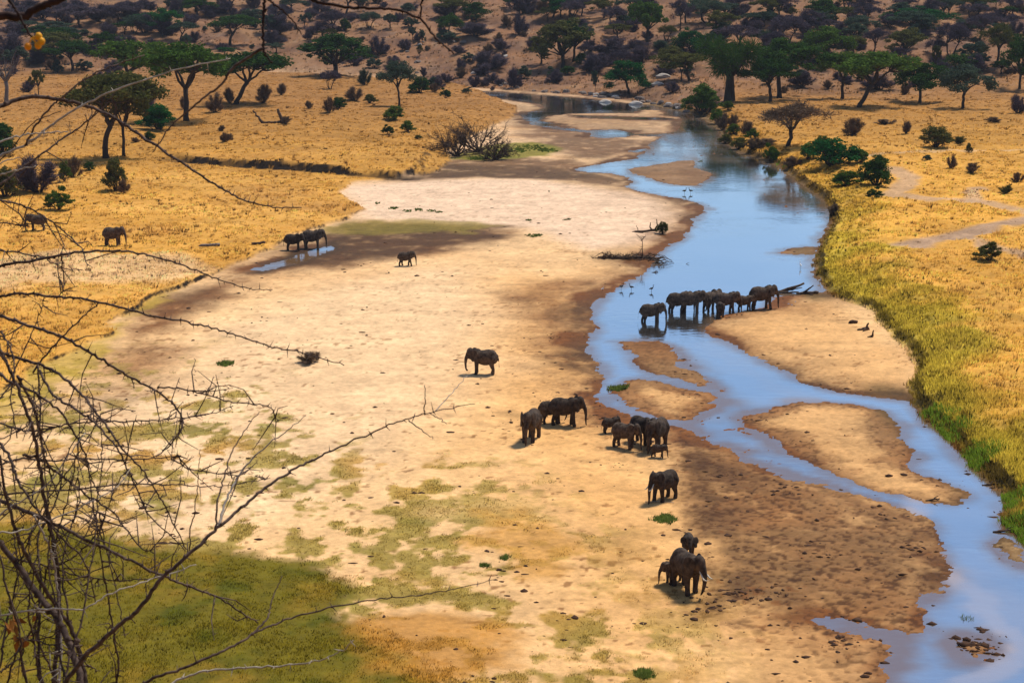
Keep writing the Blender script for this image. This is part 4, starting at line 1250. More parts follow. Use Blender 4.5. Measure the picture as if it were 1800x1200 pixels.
    ('B', 'dark', 1690, 124, 74, 34, 3, None), ('R', 'dark', 1792, 156, 74, 92, 1, 'tall green tree at the right edge'), ('G', 'purple', 1788, 199, 36, 36, 0, 'grey twiggy bush at the right edge of the plain'), ('R', 'olive', 1592, 103, 70, 52, 1, None), ('D', 'emerald', 1610, 48, 100, 36, 0, 'deep green wide crown high on the right hillside'),
    ('U', 'teal', 1604, 61, 72, 40, 5, None), ('T', 'purple', 1672, 103, 64, 60, 1, None), ('T', 'purple', 1722, 71, 62, 44, 0, None), ('T', 'olive', 1752, 117, 68, 68, 2, None), ('T', 'purple', 1536, 93, 46, 40, 0, None), ('U', 'teal', 1510, 64, 54, 36, 3, None), ('T', 'purple', 1590, 14, 46, 16, 1, None),
    ('T', 'purple', 1522, 30, 48, 30, 2, None), ('T', 'teal', 1666, 33, 38, 34, 0, None), ('U', 'mid', 1722, 14, 56, 16, 0, None), ('T', 'purple', 1710, 34, 56, 26, 1, None), ('T', 'purple', 1751, 16, 24, 22, 2, None), ('T', 'purple', 1781, 29, 42, 32, 0, None), ('G', 'purple', 1785, 62, 38, 28, 1, None),
    ('B', 'teal', 1722, 88, 26, 16, 0, None), ('R', 'olive', 1645, 122, 14, 46, 0, None), ('B', 'teal', 1500, 86, 34, 24, 1, None), ('U', 'olive', 1500, 100, 40, 34, 0, None), ('G', 'purple', 1622, 66, 30, 16, 3, None), ('R', 'dark', 1760, 130, 40, 26, 2, None), ('T', 'olive', 1622, 62, 24, 18, 1, None),
    ('G', 'purple', 1545, 158, 60, 30, 2, None), ('G', 'purple', 1712, 128, 40, 38, 1, None), ('B', 'olive', 1515, 142, 24, 20, 1, None), ('G', 'purple', 1480, 64, 34, 26, 0, None), ('G', 'purple', 1560, 46, 36, 24, 1, None),
    # right plain and bank
    ('T', 'brown', 1385, 257, 116, 72, 0, 'brownish flat topped acacia on the right river bank'), ('G', 'brown', 1497, 238, 44, 36, 1, 'grey brown bush between the bank acacia and the plain'), ('G', 'brown', 1592, 235, 24, 26, 2, None), ('G', 'brown', 1557, 219, 36, 11, 0, None),
    ('B', 'olive', 1645, 259, 54, 40, 0, 'olive bush alone on the right plain by the thin track'), ('G', 'olive', 1686, 253, 28, 16, 2, None), ('B', 'emerald', 1463, 291, 100, 56, 3, 'largest deep green bush on the right bank'), ('B', 'dark', 1541, 326, 62, 56, 1, 'dark green bush beside the sandy track'),
    ('B', 'mid', 1488, 327, 48, 30, 0, 'low green bush left of the dark one by the track'), ('B', 'dark', 1537, 349, 30, 22, 2, 'small dark tuft bush below the two track bushes'), ('B', 'mid', 1355, 285, 28, 36, 2, 'upright green bush at the foot of the bank acacia'), ('G', 'brown', 1290, 222, 22, 24, 1, None),
    ('G', 'brown', 1313, 239, 28, 32, 2, None), ('B', 'bright', 1290, 236, 24, 20, 0, None), ('B', 'olive', 1275, 252, 24, 18, 1, None), ('G', 'brown', 1270, 228, 28, 34, 3, None), ('B', 'olive', 1738, 458, 46, 38, 2, 'lone small bush on the golden grass at far right'),
    ('G', 'brown', 1671, 296, 22, 26, 1, None), ('G', 'brown', 1708, 304, 30, 22, 2, None), ('B', 'teal', 1630, 281, 16, 10, 0, None), ('G', 'olive', 1768, 340, 26, 18, 3, None), ('B', 'mid', 1445, 262, 30, 26, 0, None), ('G', 'brown', 1345, 255, 40, 14, 1, None), ('B', 'olive', 1703, 268, 12, 18, 1, None),
    ('G', 'brown', 1790, 320, 24, 20, 0, None), ('G', 'brown', 1745, 215, 26, 12, 2, None),
    ('B', 'mid', 1262, 214, 30, 24, 1, 'green bush hanging over the water below the baobab'), ('B', 'olive', 1300, 262, 34, 22, 0, 'low olive bush at the water edge left of the bank acacia'), ('G', 'brown', 1325, 262, 36, 22, 1, 'dry brush on the bank slope under the bank acacia'),
    ('B', 'mid', 1322, 246, 26, 22, 2, 'green bush on the bank just left of the bank acacia'), ('B', 'mid', 1420, 280, 34, 30, 0, 'lighter green bush touching the left side of the largest bush'), ('B', 'mid', 1508, 286, 36, 32, 2, 'lighter green bush touching the right side of the largest bush'),
    ('G', 'brown', 1395, 292, 40, 20, 2, 'straw coloured brush on the bank edge left of the largest bush'), ('G', 'brown', 1465, 378, 22, 24, 3, 'dark dry brush overhanging the river at its widest bend'),
    ('B', 'olive', 1165, 411, 22, 24, 0, 'small dark bush against the bleached stump on the sand'), ('G', 'brown', 547, 637, 46, 24, 0, 'small dry twig bush alone on the pale sand'),
]
# rocky slopes carry many more low bushes
rr_ = np.random.default_rng(77)
FILL = []
for k in range(230):
    px_ = rr_.uniform(-60, 1860)
    py_ = rr_.uniform(4, 150) if px_ < 700 else rr_.uniform(4, 165)
    if 200 < px_ < 560 and py_ > 120:
        continue
    s = rr_.uniform(9, 34)
    FILL.append((['G', 'G', 'B', 'G'][k % 4], ['purple', 'purple', 'teal', 'brown'][k % 4], px_, py_, s, s * rr_.uniform(0.55, 0.95), k, None))


for k in range(150):
    px_, py_ = rr_.uniform(-40, 1840), rr_.uniform(8, 128)
    if 640 < px_ < 930 and py_ > 40 or (200 < px_ < 560 and py_ > 70):
        continue
    s = rr_.uniform(26, 58)
    kd = ['T', 'U', 'G', 'T', 'R'][k % 5]
    cl = {'T': 'purple', 'U': ['dark', 'teal', 'olive'][k % 3], 'G': 'purple', 'R': 'teal'}[kd]
    FILL.append((kd, cl, px_, py_, s, s * rr_.uniform(0.55, 0.8), k, None))


def region(x, y):
    if y < 30:
        return 'high on the ' + ('left' if x < 600 else 'middle' if x < 1200 else 'right') + ' hill'
    if x < 600:
        return 'on the left hillside' if y < 130 else 'on the left plain'
    if x < 1210:
        return 'above the river bend' if not (x < 800 and y > 140) else 'left of the river bend'
    if y < 125:
        return 'on the right hillside'
    if y < 200:
        return 'below the right hillside'
    return 'on the right river bank' if x < 1380 else 'on the right plain'


ORD = ['leftmost', 'second from left', 'third from left', 'fourth from left', 'fifth from left', 'sixth from left', 'seventh from left', 'eighth from left', 'ninth from left', 'tenth from left',
       'eleventh from left', 'twelfth from left', 'thirteenth from left', 'fourteenth from left', 'fifteenth from left']
auto = {}
for k, e in enumerate(TREES):
    if e[7] is None:
        s = 'large' if e[4] > 58 else 'small' if e[4] < 28 else 'medium'
        auto.setdefault(f'{s} {CWORD[e[1]]} {WORD[e[0]]} {region(e[2], e[3])}', []).append(k)
LAB = {}
for b, ks in auto.items():
    ks.sort(key=lambda k: TREES[k][2])
    for n_, k in enumerate(ks):
        if len(ks) == 1:
            LAB[k] = b
        else:
            LAB[k] = b + ', ' + ('rightmost such' if n_ == len(ks) - 1 else ORD[n_] if n_ else 'leftmost such')
fauto, FLAB = {}, {}
for k, e in enumerate(FILL):
    sz = ('tiny' if e[4] < 18 else 'low') if e[0] in 'BG' and e[4] < 30 else ('spreading' if e[4] > 42 else 'stunted')
    zone = ('left' if e[2] < 620 else 'middle' if e[2] < 1220 else 'right') + ' hill'
    lev = 'topping the ' if e[3] < 32 else 'midway up the ' if e[3] < 80 else 'low on the '
    fauto.setdefault(f"{sz} {CWORD[e[1]]} {'shrub' if e[0] in 'BG' else WORD[e[0]]} {lev}{zone}", []).append(k)
for b, ks in fauto.items():
    ks.sort(key=lambda k: FILL[k][2])
    for n_, k in enumerate(ks):
        FLAB[k] = b if len(ks) == 1 else b + ', ' + ('rightmost' if n_ == len(ks) - 1 else ORD[min(n_, 14)])
TRUNKM = {'P': M_PALEBARK}


def plant(e, label, group, k):
    kind, colr, px, py, wpx, hpx, var = e[:7]
    x, y, z, dep = hit(px, py)
    W, H = wpx * dep / FPX * 1.24, hpx * dep / FPX * 1.08
    t_, c_ = KIND[kind][var % len(KIND[kind])]
    root = empty(NAME[kind], (x, y, z - 0.05), 0.0)
    a = obj('stems' if kind in 'BG' else 'trunk', t_, TRUNKM.get(kind, M_BARK), root)
    b = obj('crown', c_, FOL[colr], root)
    rot = 0.0 if kind in 'LUTPA' else (k * 2.399) % 6.283
    if kind in 'UT' and var % 2 == 0 and k % 3 == 0:
        rot = math.pi
    for o in (a, b):
        o.scale = (W, W if kind in 'GB' else max(W * 0.85, H * 0.6), H)
        o.rotation_euler = (0, 0, rot)
    tag(root, label, 'bush' if kind in 'BG' else 'tree', group)
    return root


for k, e in enumerate(TREES):
    plant(e, e[7] or LAB[k], 'bushes of the river valley' if e[0] in 'BG' else 'trees of the river valley', k)
for k, e in enumerate(FILL):
    plant(e, FLAB[k], {'G': 'grey shrubs strewn over the far hillside', 'B': 'green shrubs strewn over the far hillside'}.get(e[0], 'hillside woodland trees'), k)

# ------------------------------------------------------------------ elephants
def skin_mesh(name, mb, voxel, smooth_it):
    me = mb.mesh(name + '_raw')
    o = bpy.data.objects.new(name + '_raw', me)
    COL.objects.link(o)
    m = o.modifiers.new('r', 'REMESH')
    m.mode = 'VOXEL'
    m.voxel_size = voxel
    m.use_smooth_shade = True
    s = o.modifiers.new('s', 'SMOOTH')
    s.factor = 0.5
    s.iterations = smooth_it
    dg = bpy.context.evaluated_depsgraph_get()
    out = bpy.data.meshes.new_from_object(o.evaluated_get(dg))
    bpy.data.objects.remove(o)
    bpy.data.meshes.remove(me)
    out.name = name
    return out


def limb(mb, pts, rad, n=4, sides=10):
    """smoothly interpolated tapered limb"""
    P, R = [], []
    for i in range(len(pts) - 1):
        for k in range(n):
            t_ = k / n
            P.append(Vector(pts[i]).lerp(Vector(pts[i + 1]), t_))
            R.append(rad[i] + (rad[i + 1] - rad[i]) * t_)
    P.append(Vector(pts[-1]))
    R.append(rad[-1])
    mb.tube(P, R, sides)
    mb.ball(P[0], (R[0],) * 3, 8, 6)
    mb.ball(P[-1], (R[-1],) * 3, 8, 6)


def make_elephant(head=0.0, nod=0.0, stride=(0, 0, 0, 0), trunk='down', ear=0.45, tail=0.0, calf=False, seed=0, voxel=0.056):
    r = np.random.default_rng(seed)
    mb = MB()
    # trunk of the body: high rounded back, deep belly, sloping rump
    mb.ball((0.00, 0, 1.56), (1.18, 0.62, 0.68), 16, 12)
    mb.ball((-0.80, 0, 1.62), (0.66, 0.57, 0.66), 14, 10)
    mb.ball((-1.05, 0, 1.50), (0.50, 0.48, 0.55), 12, 9)
    mb.ball((0.72, 0, 1.66), (0.60, 0.54, 0.68), 14, 10)
    mb.ball((-0.15, 0, 1.40), (1.00, 0.58, 0.58), 14, 10)
    mb.ball((-0.45, 0, 2.02), (0.65, 0.30, 0.30), 12, 8)
    mb.ball((0.70, 0, 2.10), (0.42, 0.26, 0.28), 12, 8)
    # legs: front straight, hind bent at the hock
    sx = stride
    for i, s in enumerate((-1, 1)):
        limb(mb, [(0.78, 0.31 * s, 1.55), (0.80 + 0.45 * sx[i], 0.33 * s, 0.85), (0.80 + sx[i], 0.33 * s, 0.42), (0.80 + sx[i] * 1.1, 0.33 * s, 0.12)], [0.33, 0.205, 0.165, 0.185])
        mb.ball((0.84 + sx[i] * 1.1, 0.33 * s, 0.09), (0.21, 0.20, 0.13), 10, 6)
    for i, s in enumerate((-1, 1)):
        q_ = sx[2 + i]
        limb(mb, [(-0.92, 0.28 * s, 1.50), (-0.80 + 0.5 * q_, 0.32 * s, 0.95), (-1.00 + q_, 0.32 * s, 0.48), (-0.96 + q_ * 1.1, 0.32 * s, 0.12)], [0.42, 0.26, 0.165, 0.18])
        mb.ball((-0.92 + q_ * 1.1, 0.32 * s, 0.09), (0.20, 0.19, 0.13), 10, 6)
    # tail
    limb(mb, [(-1.48, 0, 1.78), (-1.62, 0.05 * tail, 1.35), (-1.62 - 0.08 * abs(tail), 0.12 * tail, 0.80)], [0.075, 0.05, 0.045], 4, 6)
    mb.ball((-1.63 - 0.08 * abs(tail), 0.13 * tail, 0.72), (0.06, 0.06, 0.15), 6, 6)
    # neck and head, turned about the neck
    hb = Vector((1.02, 0, 1.86))
    R = Matrix.Rotation(head, 3, 'Z') @ Matrix.Rotation(nod, 3, 'Y')

    def hp(x, y, z):
        return hb + R @ (Vector((x, y, z)) - hb)
    limb(mb, [(0.75, 0, 1.78), hp(1.38, 0, 1.92)], [0.54, 0.40])
    mb.ball(hp(1.52, 0, 1.98), (0.42, 0.36, 0.46), 14, 10, R)
    mb.ball(hp(1.50, 0, 2.24), (0.30, 0.30, 0.22), 12, 8, R)
    mb.ball(hp(1.60, 0, 1.72), (0.30, 0.27, 0.30), 12, 8, R)
    mb.ball(hp(1.42, 0, 1.55), (0.28, 0.20, 0.22), 10, 7, R)
    T_ = {'down': [(1.76, 0, 1.82), (2.00, 0, 1.42), (2.08, 0, 0.95), (2.07, 0, 0.50), (2.10, 0, 0.20), (2.14, 0, 0.10)],
          'curl': [(1.76, 0, 1.82), (1.98, 0, 1.42), (2.03, 0, 0.95), (1.98, 0, 0.50), (1.90, 0, 0.34), (1.78, 0, 0.36)],
          'fwd': [(1.76, 0, 1.82), (2.06, 0, 1.50), (2.26, 0, 1.10), (2.42, 0, 0.72), (2.58, 0, 0.50), (2.72, 0, 0.46)],
          'in': [(1.76, 0, 1.82), (1.96, 0, 1.42), (2.00, 0, 0.98), (1.90, 0, 0.55), (1.78, 0, 0.30), (1.70, 0, 0.22)],
          'up': [(1.76, 0, 1.82), (2.10, 0, 1.55), (2.38, 0, 1.42), (2.62, 0, 1.45), (2.78, 0, 1.56), (2.86, 0, 1.62)]}[trunk]
    if calf:
        T_ = [(x, y, max(z, 0.35 + 0.3 * i * 0) if i < 4 else max(z, 0.45)) for i, (x, y, z) in enumerate(T_)]
    pts = []
    for p in T_:
        v = hp(*p)
        v.z = max(v.z, 0.08)
        pts.append(v)
    limb(mb, pts, [0.25, 0.19, 0.14, 0.105, 0.08, 0.07], 4, 9)
    # ears: broad thin flaps, hinged behind the cheek
    for s in (-1, 1):
        er = R @ Matrix.Rotation(s * (-ear), 3, 'Z') @ Matrix.Rotation(s * 0.12, 3, 'X')
        hinge = hp(1.40, 0.33 * s, 1.98)
        k = 0.85 if calf else 1.0
        mb.ball(hinge + er @ Vector((-0.34 * k, 0.05 * s, 0.02)), (0.44 * k, 0.065, 0.42 * k), 12, 9, er)
        mb.ball(hinge + er @ Vector((-0.26 * k, 0.05 * s, -0.36 * k)), (0.30 * k, 0.06, 0.42 * k), 12, 9, er)
    bm = skin_mesh('body', mb, voxel, 3)
    n = len(bm.vertices)
    cov = np.empty(n * 3, np.float32)
    bm.vertices.foreach_get('co', cov)
    cov = cov.reshape(-1, 3)
    cov[:, 2] = np.maximum(cov[:, 2], 0.0)
    bm.vertices.foreach_set('co', cov.ravel())
    bm.polygons.foreach_set('use_smooth', np.ones(len(bm.polygons), bool))
    bm.update()
    tusks = []
    for s in (-1, 1):
        t_ = MB()
        tp = [hp(1.74, 0.17 * s, 1.62), hp(1.95, 0.22 * s, 1.38), hp(2.16, 0.25 * s, 1.24), hp(2.36, 0.24 * s, 1.22), hp(2.50, 0.20 * s, 1.28)]
        t_.tube(tp, [0.055, 0.052, 0.045, 0.032, 0.012], 7)
        tusks.append(t_.mesh('tusk'))
    return bm, tusks


def rad_(d):
    return math.radians(d)


# (foot x, foot y, height px, heading deg [0 = right, 90 = away, 180 = left, 270 = towards us], build options, tusks, label)
ELE = [
    (67, 405, 30, 190, dict(trunk='down'), 0, 'elephant at the far left half hidden behind a thorny branch'),
    (199, 432, 35, -8, dict(trunk='down', head=-0.15), 0, 'lone elephant standing on the golden grass at left'),
    (516, 440, 31, 0, dict(trunk='down', head=-0.5, stride=(0.1, -0.1, 0.1, -0.05)), 0, 'smaller elephant behind the black one at the left pool'),
    (549, 437, 35, 2, dict(trunk='down', stride=(0.05, -0.05, 0, 0.1)), 0, 'black wet elephant drinking at the left pool'),
    (713, 467, 26, 2, dict(trunk='down', stride=(0.30, -0.22, -0.22, 0.28)), 0, 'young elephant walking right across the open sand'),
    (851, 657, 47, 178, dict(trunk='curl', ear=0.25, stride=(0, 0.05, 0.03, -0.03)), 0, 'single large elephant facing left in the middle of the sand'),
    (934, 773, 58, 252, dict(trunk='down', head=0.12, ear=0.35, stride=(0.12, -0.05, 0.1, -0.1)), 0, 'elephant walking towards us, left of the pair on the sand'),
    (992, 747, 53, -6, dict(trunk='down', ear=0.7, stride=(0.15, -0.15, -0.1, 0.2)), 0, 'large elephant facing right with its ears spread, front of the pair'),
    (968, 743, 43, 12, dict(trunk='in', stride=(0.1, 0, 0.1, -0.1)), 0, 'elephant partly hidden behind the large one of the pair'),
    (1072, 760, 29, 18, dict(trunk='in', calf=True, ear=0.5), 0, 'small elephant at the back left of the family group'),
    (1097, 786, 47, -32, dict(trunk='down', ear=0.3, stride=(0.08, -0.05, -0.1, 0.1)), 0, 'young elephant in front of the small one in the family group'),
    (1155, 788, 58, 240, dict(trunk='down', ear=0.35, head=0.1, stride=(0.15, 0, -0.1, 0.05)), 0, 'tallest elephant of the family group, facing us above the calf'),
    (1128, 778, 51, 312, dict(trunk='down', ear=0.75), 0, 'dark elephant with spread ears behind the tallest of the family group'),
    (1157, 803, 25, -12, dict(trunk='fwd', calf=True, ear=0.35, nod=0.35, stride=(0.1, -0.15, -0.3, 0.25)), 0, 'tiny calf walking right at the feet of the family group'),
    (1168, 878, 57, 222, dict(trunk='down', ear=0.30, head=0.05, stride=(0.12, -0.12, 0.1, -0.1)), 1, 'big elephant facing left, alone below the family group'),
    (1210, 978, 44, 268, dict(trunk='down', ear=0.95, nod=-0.3), 0, 'elephant with fanned ears looking over the tusked one'),
    (1205, 1036, 76, 292, dict(trunk='in', ear=0.35, head=0.35, stride=(0.15, -0.12, 0.0, 0.1)), 2, 'black elephant with white tusks, nearest to us'),
    (1186, 1024, 42, 205, dict(trunk='down', ear=0.3, head=-0.3), 0, 'young elephant pressed against the left side of the tusked one'),
    (1144, 569, 38, 2, dict(trunk='down', tail=1.2, stride=(0.1, -0.05, 0.12, -0.15)), 0, 'elephant standing alone in the water, left of the crossing herd'),
    (1213, 551, 42, -4, dict(trunk='curl', ear=0.4, stride=(0.05, 0, -0.1, 0.1)), 0, 'big elephant facing right in the water, front of an overlapping pair'),
    (1192, 551, 40, 6, dict(trunk='down', stride=(0, 0, 0.1, -0.1)), 0, 'elephant mostly hidden behind the big one standing in the water'),
    (1250, 547, 38, 40, dict(trunk='down', ear=0.6, stride=(0.1, -0.1, 0.05, -0.1)), 0, 'elephant turned away from us at the middle of the crossing herd'),
    (1275, 550, 39, 0, dict(trunk='down', ear=0.35, stride=(0.15, -0.15, -0.1, 0.15)), 0, 'elephant facing right behind the calf at the bar tip'),
    (1266, 556, 27, 275, dict(trunk='down', calf=True, ear=0.35), 0, 'calf facing us in front of the crossing herd'),
    (1308, 546, 29, 4, dict(trunk='in', calf=True, ear=0.6, stride=(0.15, -0.1, -0.1, 0.1)), 0, 'young elephant following the leading adult of the crossing herd'),
    (1338, 543, 43, 8, dict(trunk='down', ear=0.5, stride=(0.2, -0.1, -0.2, 0.15)), 0, 'leading elephant of the crossing herd, stepping onto the bar'),
]
for k, (px, py, hpx, yaw, opt, tk, lab) in enumerate(ELE):
    x, y, z, dep = hit(px, py)
    H = hpx * dep / FPX
    s = H / 2.42
    body, tusks = make_elephant(seed=k, voxel=0.058 if hpx > 45 else 0.072, **opt)
    root = empty('elephant', (x, y, z - 0.02), rad_(yaw))
    root.scale = (s * 0.83, s * 0.93, s)
    obj('body', body, M_ELE, root)
    if tk:
        for t_ in tusks:
            o = obj('tusk', t_, M_IVORY, root)
            if tk == 1:
                pass
    tag(root, lab, 'elephant', 'elephants along the river')


# ------------------------------------------------------------------ dead wood
def wood(name, label, cat, px, py, pieces, mat_=None, rz=0.0, seed=1, twig=0, group=None):
    """pieces: (part name, [(x, y, z) metres], r0, r1)"""
    r = np.random.default_rng(seed)
    x, y, z, dep = hit(px, py)
    root = empty(name, (x, y, z - 0.03), rz)
    for nm, pts, r0, r1 in pieces:
        mb = MB()
        P, prev = [], None
        for i in range(len(pts) - 1):
            for q_ in range(3):
                t_ = q_ / 3
                P.append(Vector(pts[i]).lerp(Vector(pts[i + 1]), t_) + Vector(r.normal(size=3) * r0 * 0.25))
        P.append(Vector(pts[-1]))
        mb.tube(P, [r0 + (r1 - r0) * i / (len(P) - 1) * (1 + 0.1 * math.sin(i * 3)) for i in range(len(P))], 7)
        o = obj(nm, mb.mesh(nm), mat_ or M_DRIFT, root)
        if twig and nm != 'log':
            pa = np.array([p[:] for p in P])
            kk = r.integers(0, len(pa), twig)
            d = r.normal(size=(twig, 3))
            d[:, 2] = np.abs(d[:, 2])
            v = twigs(pa[kk], d, np.full(twig, 0.55), 0.025, r)
            tw = obj('twigs', mesh_np('twigs', v, np.arange(len(v)), 3), mat_ or M_DRIFT, o)
            tw['kind'] = 'stuff'
    return tag(root, label, cat, group)


def brush(n, lx, hz_, seed, r0=0.09):
    r = np.random.default_rng(seed)
    out = []
    for i in range(n):
        x0 = r.uniform(-lx, lx)
        a = r.uniform(-0.5, 0.5)
        L = r.uniform(1.2, 2.6)
        dx = L * math.cos(a) * r.choice([-1, 1])
        z1 = r.uniform(0.1, 1) * hz_
        out.append(('branch', [(x0, r.uniform(-0.7, 0.7), r.uniform(0.02, 0.5) * hz_), (x0 + dx * 0.5, r.uniform(-0.7, 0.7), z1), (x0 + dx, r.uniform(-0.9, 0.9), r.uniform(0.05, 0.8) * z1)], r0 * r.uniform(0.5, 1.2), 0.02))
    return out


wood('brush_pile', 'long pile of dark flood brush on the sand by the river', 'driftwood', 1098, 455,
     [('log', [(-3.6, 0.4, 0.1), (-1.0, 0.0, 0.25), (2.4, -0.3, 0.3), (4.2, -0.6, 0.15)], 0.22, 0.14)] + brush(22, 3.2, 1.0, 5), twig=40, seed=3)
wood('dead_sapling', 'thin dead sapling standing upright in the flood brush pile', 'dead tree', 1128, 456,
     [('stem', [(0.3, 0, 0), (0.05, 0, 1.2), (0.0, 0, 2.7)], 0.07, 0.04), ('branch', [(0, 0, 2.5), (-0.3, 0, 2.9), (-0.6, 0.2, 3.2)], 0.04, 0.02), ('branch', [(0, 0, 2.6), (0.3, 0.1, 2.9), (0.5, 0.1, 3.1)], 0.04, 0.02), ('branch', [(0, 0, 1.5), (-0.4, -0.2, 1.0), (-0.6, -0.2, 0.6)], 0.03, 0.02)], M_DRIFT, twig=14, seed=4)
wood('root_tangle', 'root tangle reaching into the water at the end of the brush pile', 'driftwood', 1148, 462, brush(10, 0.7, 1.1, 9, 0.10), seed=5)
wood('fallen_snag', 'bleached fallen snag with upright prongs on the far sand', 'driftwood', 1140, 409,
     [('log', [(-2.4, 0, 0.15), (-0.8, 0, 0.25), (1.2, 0, 0.4)], 0.10, 0.20), ('prong', [(0.5, 0, 0.4), (0.2, 0, 0.9), (0.25, 0, 1.5)], 0.12, 0.06), ('prong', [(0.9, 0, 0.4), (1.2, 0, 1.1), (1.1, 0, 2.0)], 0.13, 0.05), ('branch', [(-1.5, 0, 0.2), (-1.6, 0, 0.7), (-1.8, 0, 1.1)], 0.06, 0.03), ('branch', [(-1.9, 0, 0.1), (-1.2, -0.5, 0.12), (-0.8, -0.7, 0.1)], 0.1, 0.05)], seed=6)
wood('fallen_log', 'dark fallen log with forked limbs at the tip of the right sand bar', 'log', 1385, 516,
     [('log', [(-1.3, 0, 0.15), (0, 0.1, 0.55), (1.9, 0.2, 1.25)], 0.24, 0.12), ('branch', [(-0.2, 0, 0.4), (0.9, 0.2, 0.6), (1.7, 0.3, 0.7)], 0.11, 0.05), ('branch', [(-1.2, -0.1, 0.2), (0.2, -0.3, 0.2), (1.2, -0.4, 0.3)], 0.16, 0.08)], seed=7)
wood('fallen_log', 'shorter log lying right of the forked one by the right bank', 'log', 1416, 517,
     [('log', [(-1.0, 0, 0.12), (0.4, 0, 0.18), (1.5, 0.1, 0.2)], 0.20, 0.18), ('branch', [(-0.3, 0, 0.2), (0.4, 0, 0.7), (0.9, 0, 1.1)], 0.14, 0.06)], seed=8)
wood('tree_stump', 'charred stump sticking out of the right sand bar', 'stump', 1517, 580,
     [('trunk', [(0.6, 0, 0.05), (0.4, 0, 0.4), (0.55, 0, 0.8)], 0.16, 0.08), ('root', [(0.5, 0, 0.15), (0.0, 0, 0.22), (-0.6, 0, 0.05)], 0.16, 0.08), ('root', [(0.4, 0, 0.2), (0.1, -0.4, 0.2), (-0.2, -0.7, 0.0)], 0.13, 0.06)], seed=9)
wood('tree_stump', 'small black stump nearest the grassy bank on the right bar', 'stump', 1533, 592,
     [('trunk', [(0, 0, 0), (0.05, 0, 0.35), (0.12, 0, 0.75)], 0.13, 0.06), ('root', [(0, 0, 0.15), (-0.25, -0.1, 0.1), (-0.5, -0.1, 0.0)], 0.1, 0.05)], M_CLOD, seed=10)
wood('earth_clod', 'dark rounded lump left of the stumps on the right bar', 'clod', 1500, 568, [('lump', [(-0.4, 0, 0.1), (0, 0, 0.2), (0.45, 0, 0.1)], 0.22, 0.2)], M_CLOD, seed=11)
wood('dead_stump', 'broken dead stump leaning left on the left plain', 'stump', 462, 217,
     [('trunk', [(0, 0, 0), (-0.9, 0, 1.4), (-2.0, 0, 2.6)], 0.35, 0.15), ('branch', [(-1.8, 0, 2.3), (-2.1, 0, 2.8), (-1.7, 0, 3.1)], 0.14, 0.06), ('log', [(0, 0, 0.2), (2, 0, 0.3), (4, 0, 0.2)], 0.25, 0.15)], seed=12)
wood('dead_stump', 'thick broken dead stump right of the leaning one, left plain', 'stump', 495, 217,
     [('trunk', [(0, 0, 0), (-0.2, 0, 1.4), (-0.7, 0, 3.2)], 0.45, 0.3), ('log', [(-0.3, 0, 0.2), (-1.5, 0, 0.3), (-2.5, 0, 0.2)], 0.3, 0.15)], seed=13)
wood('fallen_log', 'grey log lying on the grass above the left pool', 'log', 368, 433, [('log', [(-1.4, 0, 0.1), (0, 0, 0.2), (1.4, 0.2, 0.25)], 0.16, 0.2)], M_PALEBARK, seed=14)
wood('fallen_log', 'short dark log on the slope left of the pool elephants', 'log', 455, 430, [('log', [(-0.9, 0, 0.1), (0, 0, 0.25), (0.9, 0, 0.3)], 0.2, 0.16)], seed=15)
wood('fallen_branch', 'pale stick lying at the feet of the lone left facing elephant', 'branch', 1158, 882, [('stick', [(-1.0, 0, 0.06), (0, -0.05, 0.10), (1.1, -0.2, 0.06)], 0.03, 0.02)], M_PALETWIG, seed=16)
for k, (px, py, L, lab) in enumerate([(1203, 467, 1.6, 'floating stick beside the brush pile in the water'), (1150, 480, 1.0, 'second floating stick below the brush pile'), (1640, 880, 1.0, 'dark branch lying in the shallows by the right bar'),
                                      (1740, 853, 1.2, 'dark rock like snag at the foot of the right bank'), (1765, 935, 1.6, 'reddish snag jutting from the lower right bank')]):
    wood('driftwood_stick', lab, 'driftwood', px, py, [('stick', [(-L / 2, 0, 0.05), (0, 0, 0.12), (L / 2, 0.1, 0.18)], 0.09, 0.05), ('branch', [(0, 0, 0.1), (L * 0.2, 0.1, 0.3), (L * 0.4, 0.1, 0.38)], 0.05, 0.02)], seed=20 + k)


def thicket(px, py, W, H, lab, seed):
    r = np.random.default_rng(seed)
    x, y, z, dep = hit(px, py)
    W, H = W * dep / FPX, H * dep / FPX
    root = empty('dead_thicket', (x, y, z - 0.05))
    mb = MB()
    st, di = [], []
    for i in range(18):
        a = r.uniform(0, 2 * math.pi)
        el = r.uniform(0.2, 1.25)
        e = np.array([0.5 * W * math.cos(a) * math.cos(el) * 1.2, 0.35 * W * math.sin(a) * math.cos(el), H * math.sin(el) * r.uniform(0.7, 1)])
        m = e * np.array([0.45, 0.45, 0.6]) + r.normal(size=3) * 0.05 * W
        mb.tube(curve((r.normal() * 0.1, r.normal() * 0.1, 0), m, 0.15, 4, r), [0.16, 0.13, 0.11, 0.1, 0.09], 6, False)
        for _ in range(4):
            e2 = e + r.normal(size=3) * 0.10 * W
            e2[2] = max(e2[2], 0.2)
            pts = curve(m, e2, 0.2, 4, r)
            mb.tube(pts, [0.08, 0.06, 0.045, 0.035, 0.02], 5, False)
            for _ in range(26):
                p = pts[r.integers(1, 5)]
                st.append(p + r.normal(size=3) * 0.1)
                di.append(r.normal(size=3) + (e2 - m) / np.linalg.norm(e2 - m))
    obj('stems', mb.mesh('stems'), M_DRIFT, root)
    v = twigs(np.array(st), np.array(di), np.full(len(st), 0.11 * W), 0.035, r)
    obj('twigs', mesh_np('twigs', v, np.arange(len(v)), 3), M_DRIFT, root)['kind'] = 'stuff'
    tag(root, lab, 'bush', 'dead bushes by the river bend')


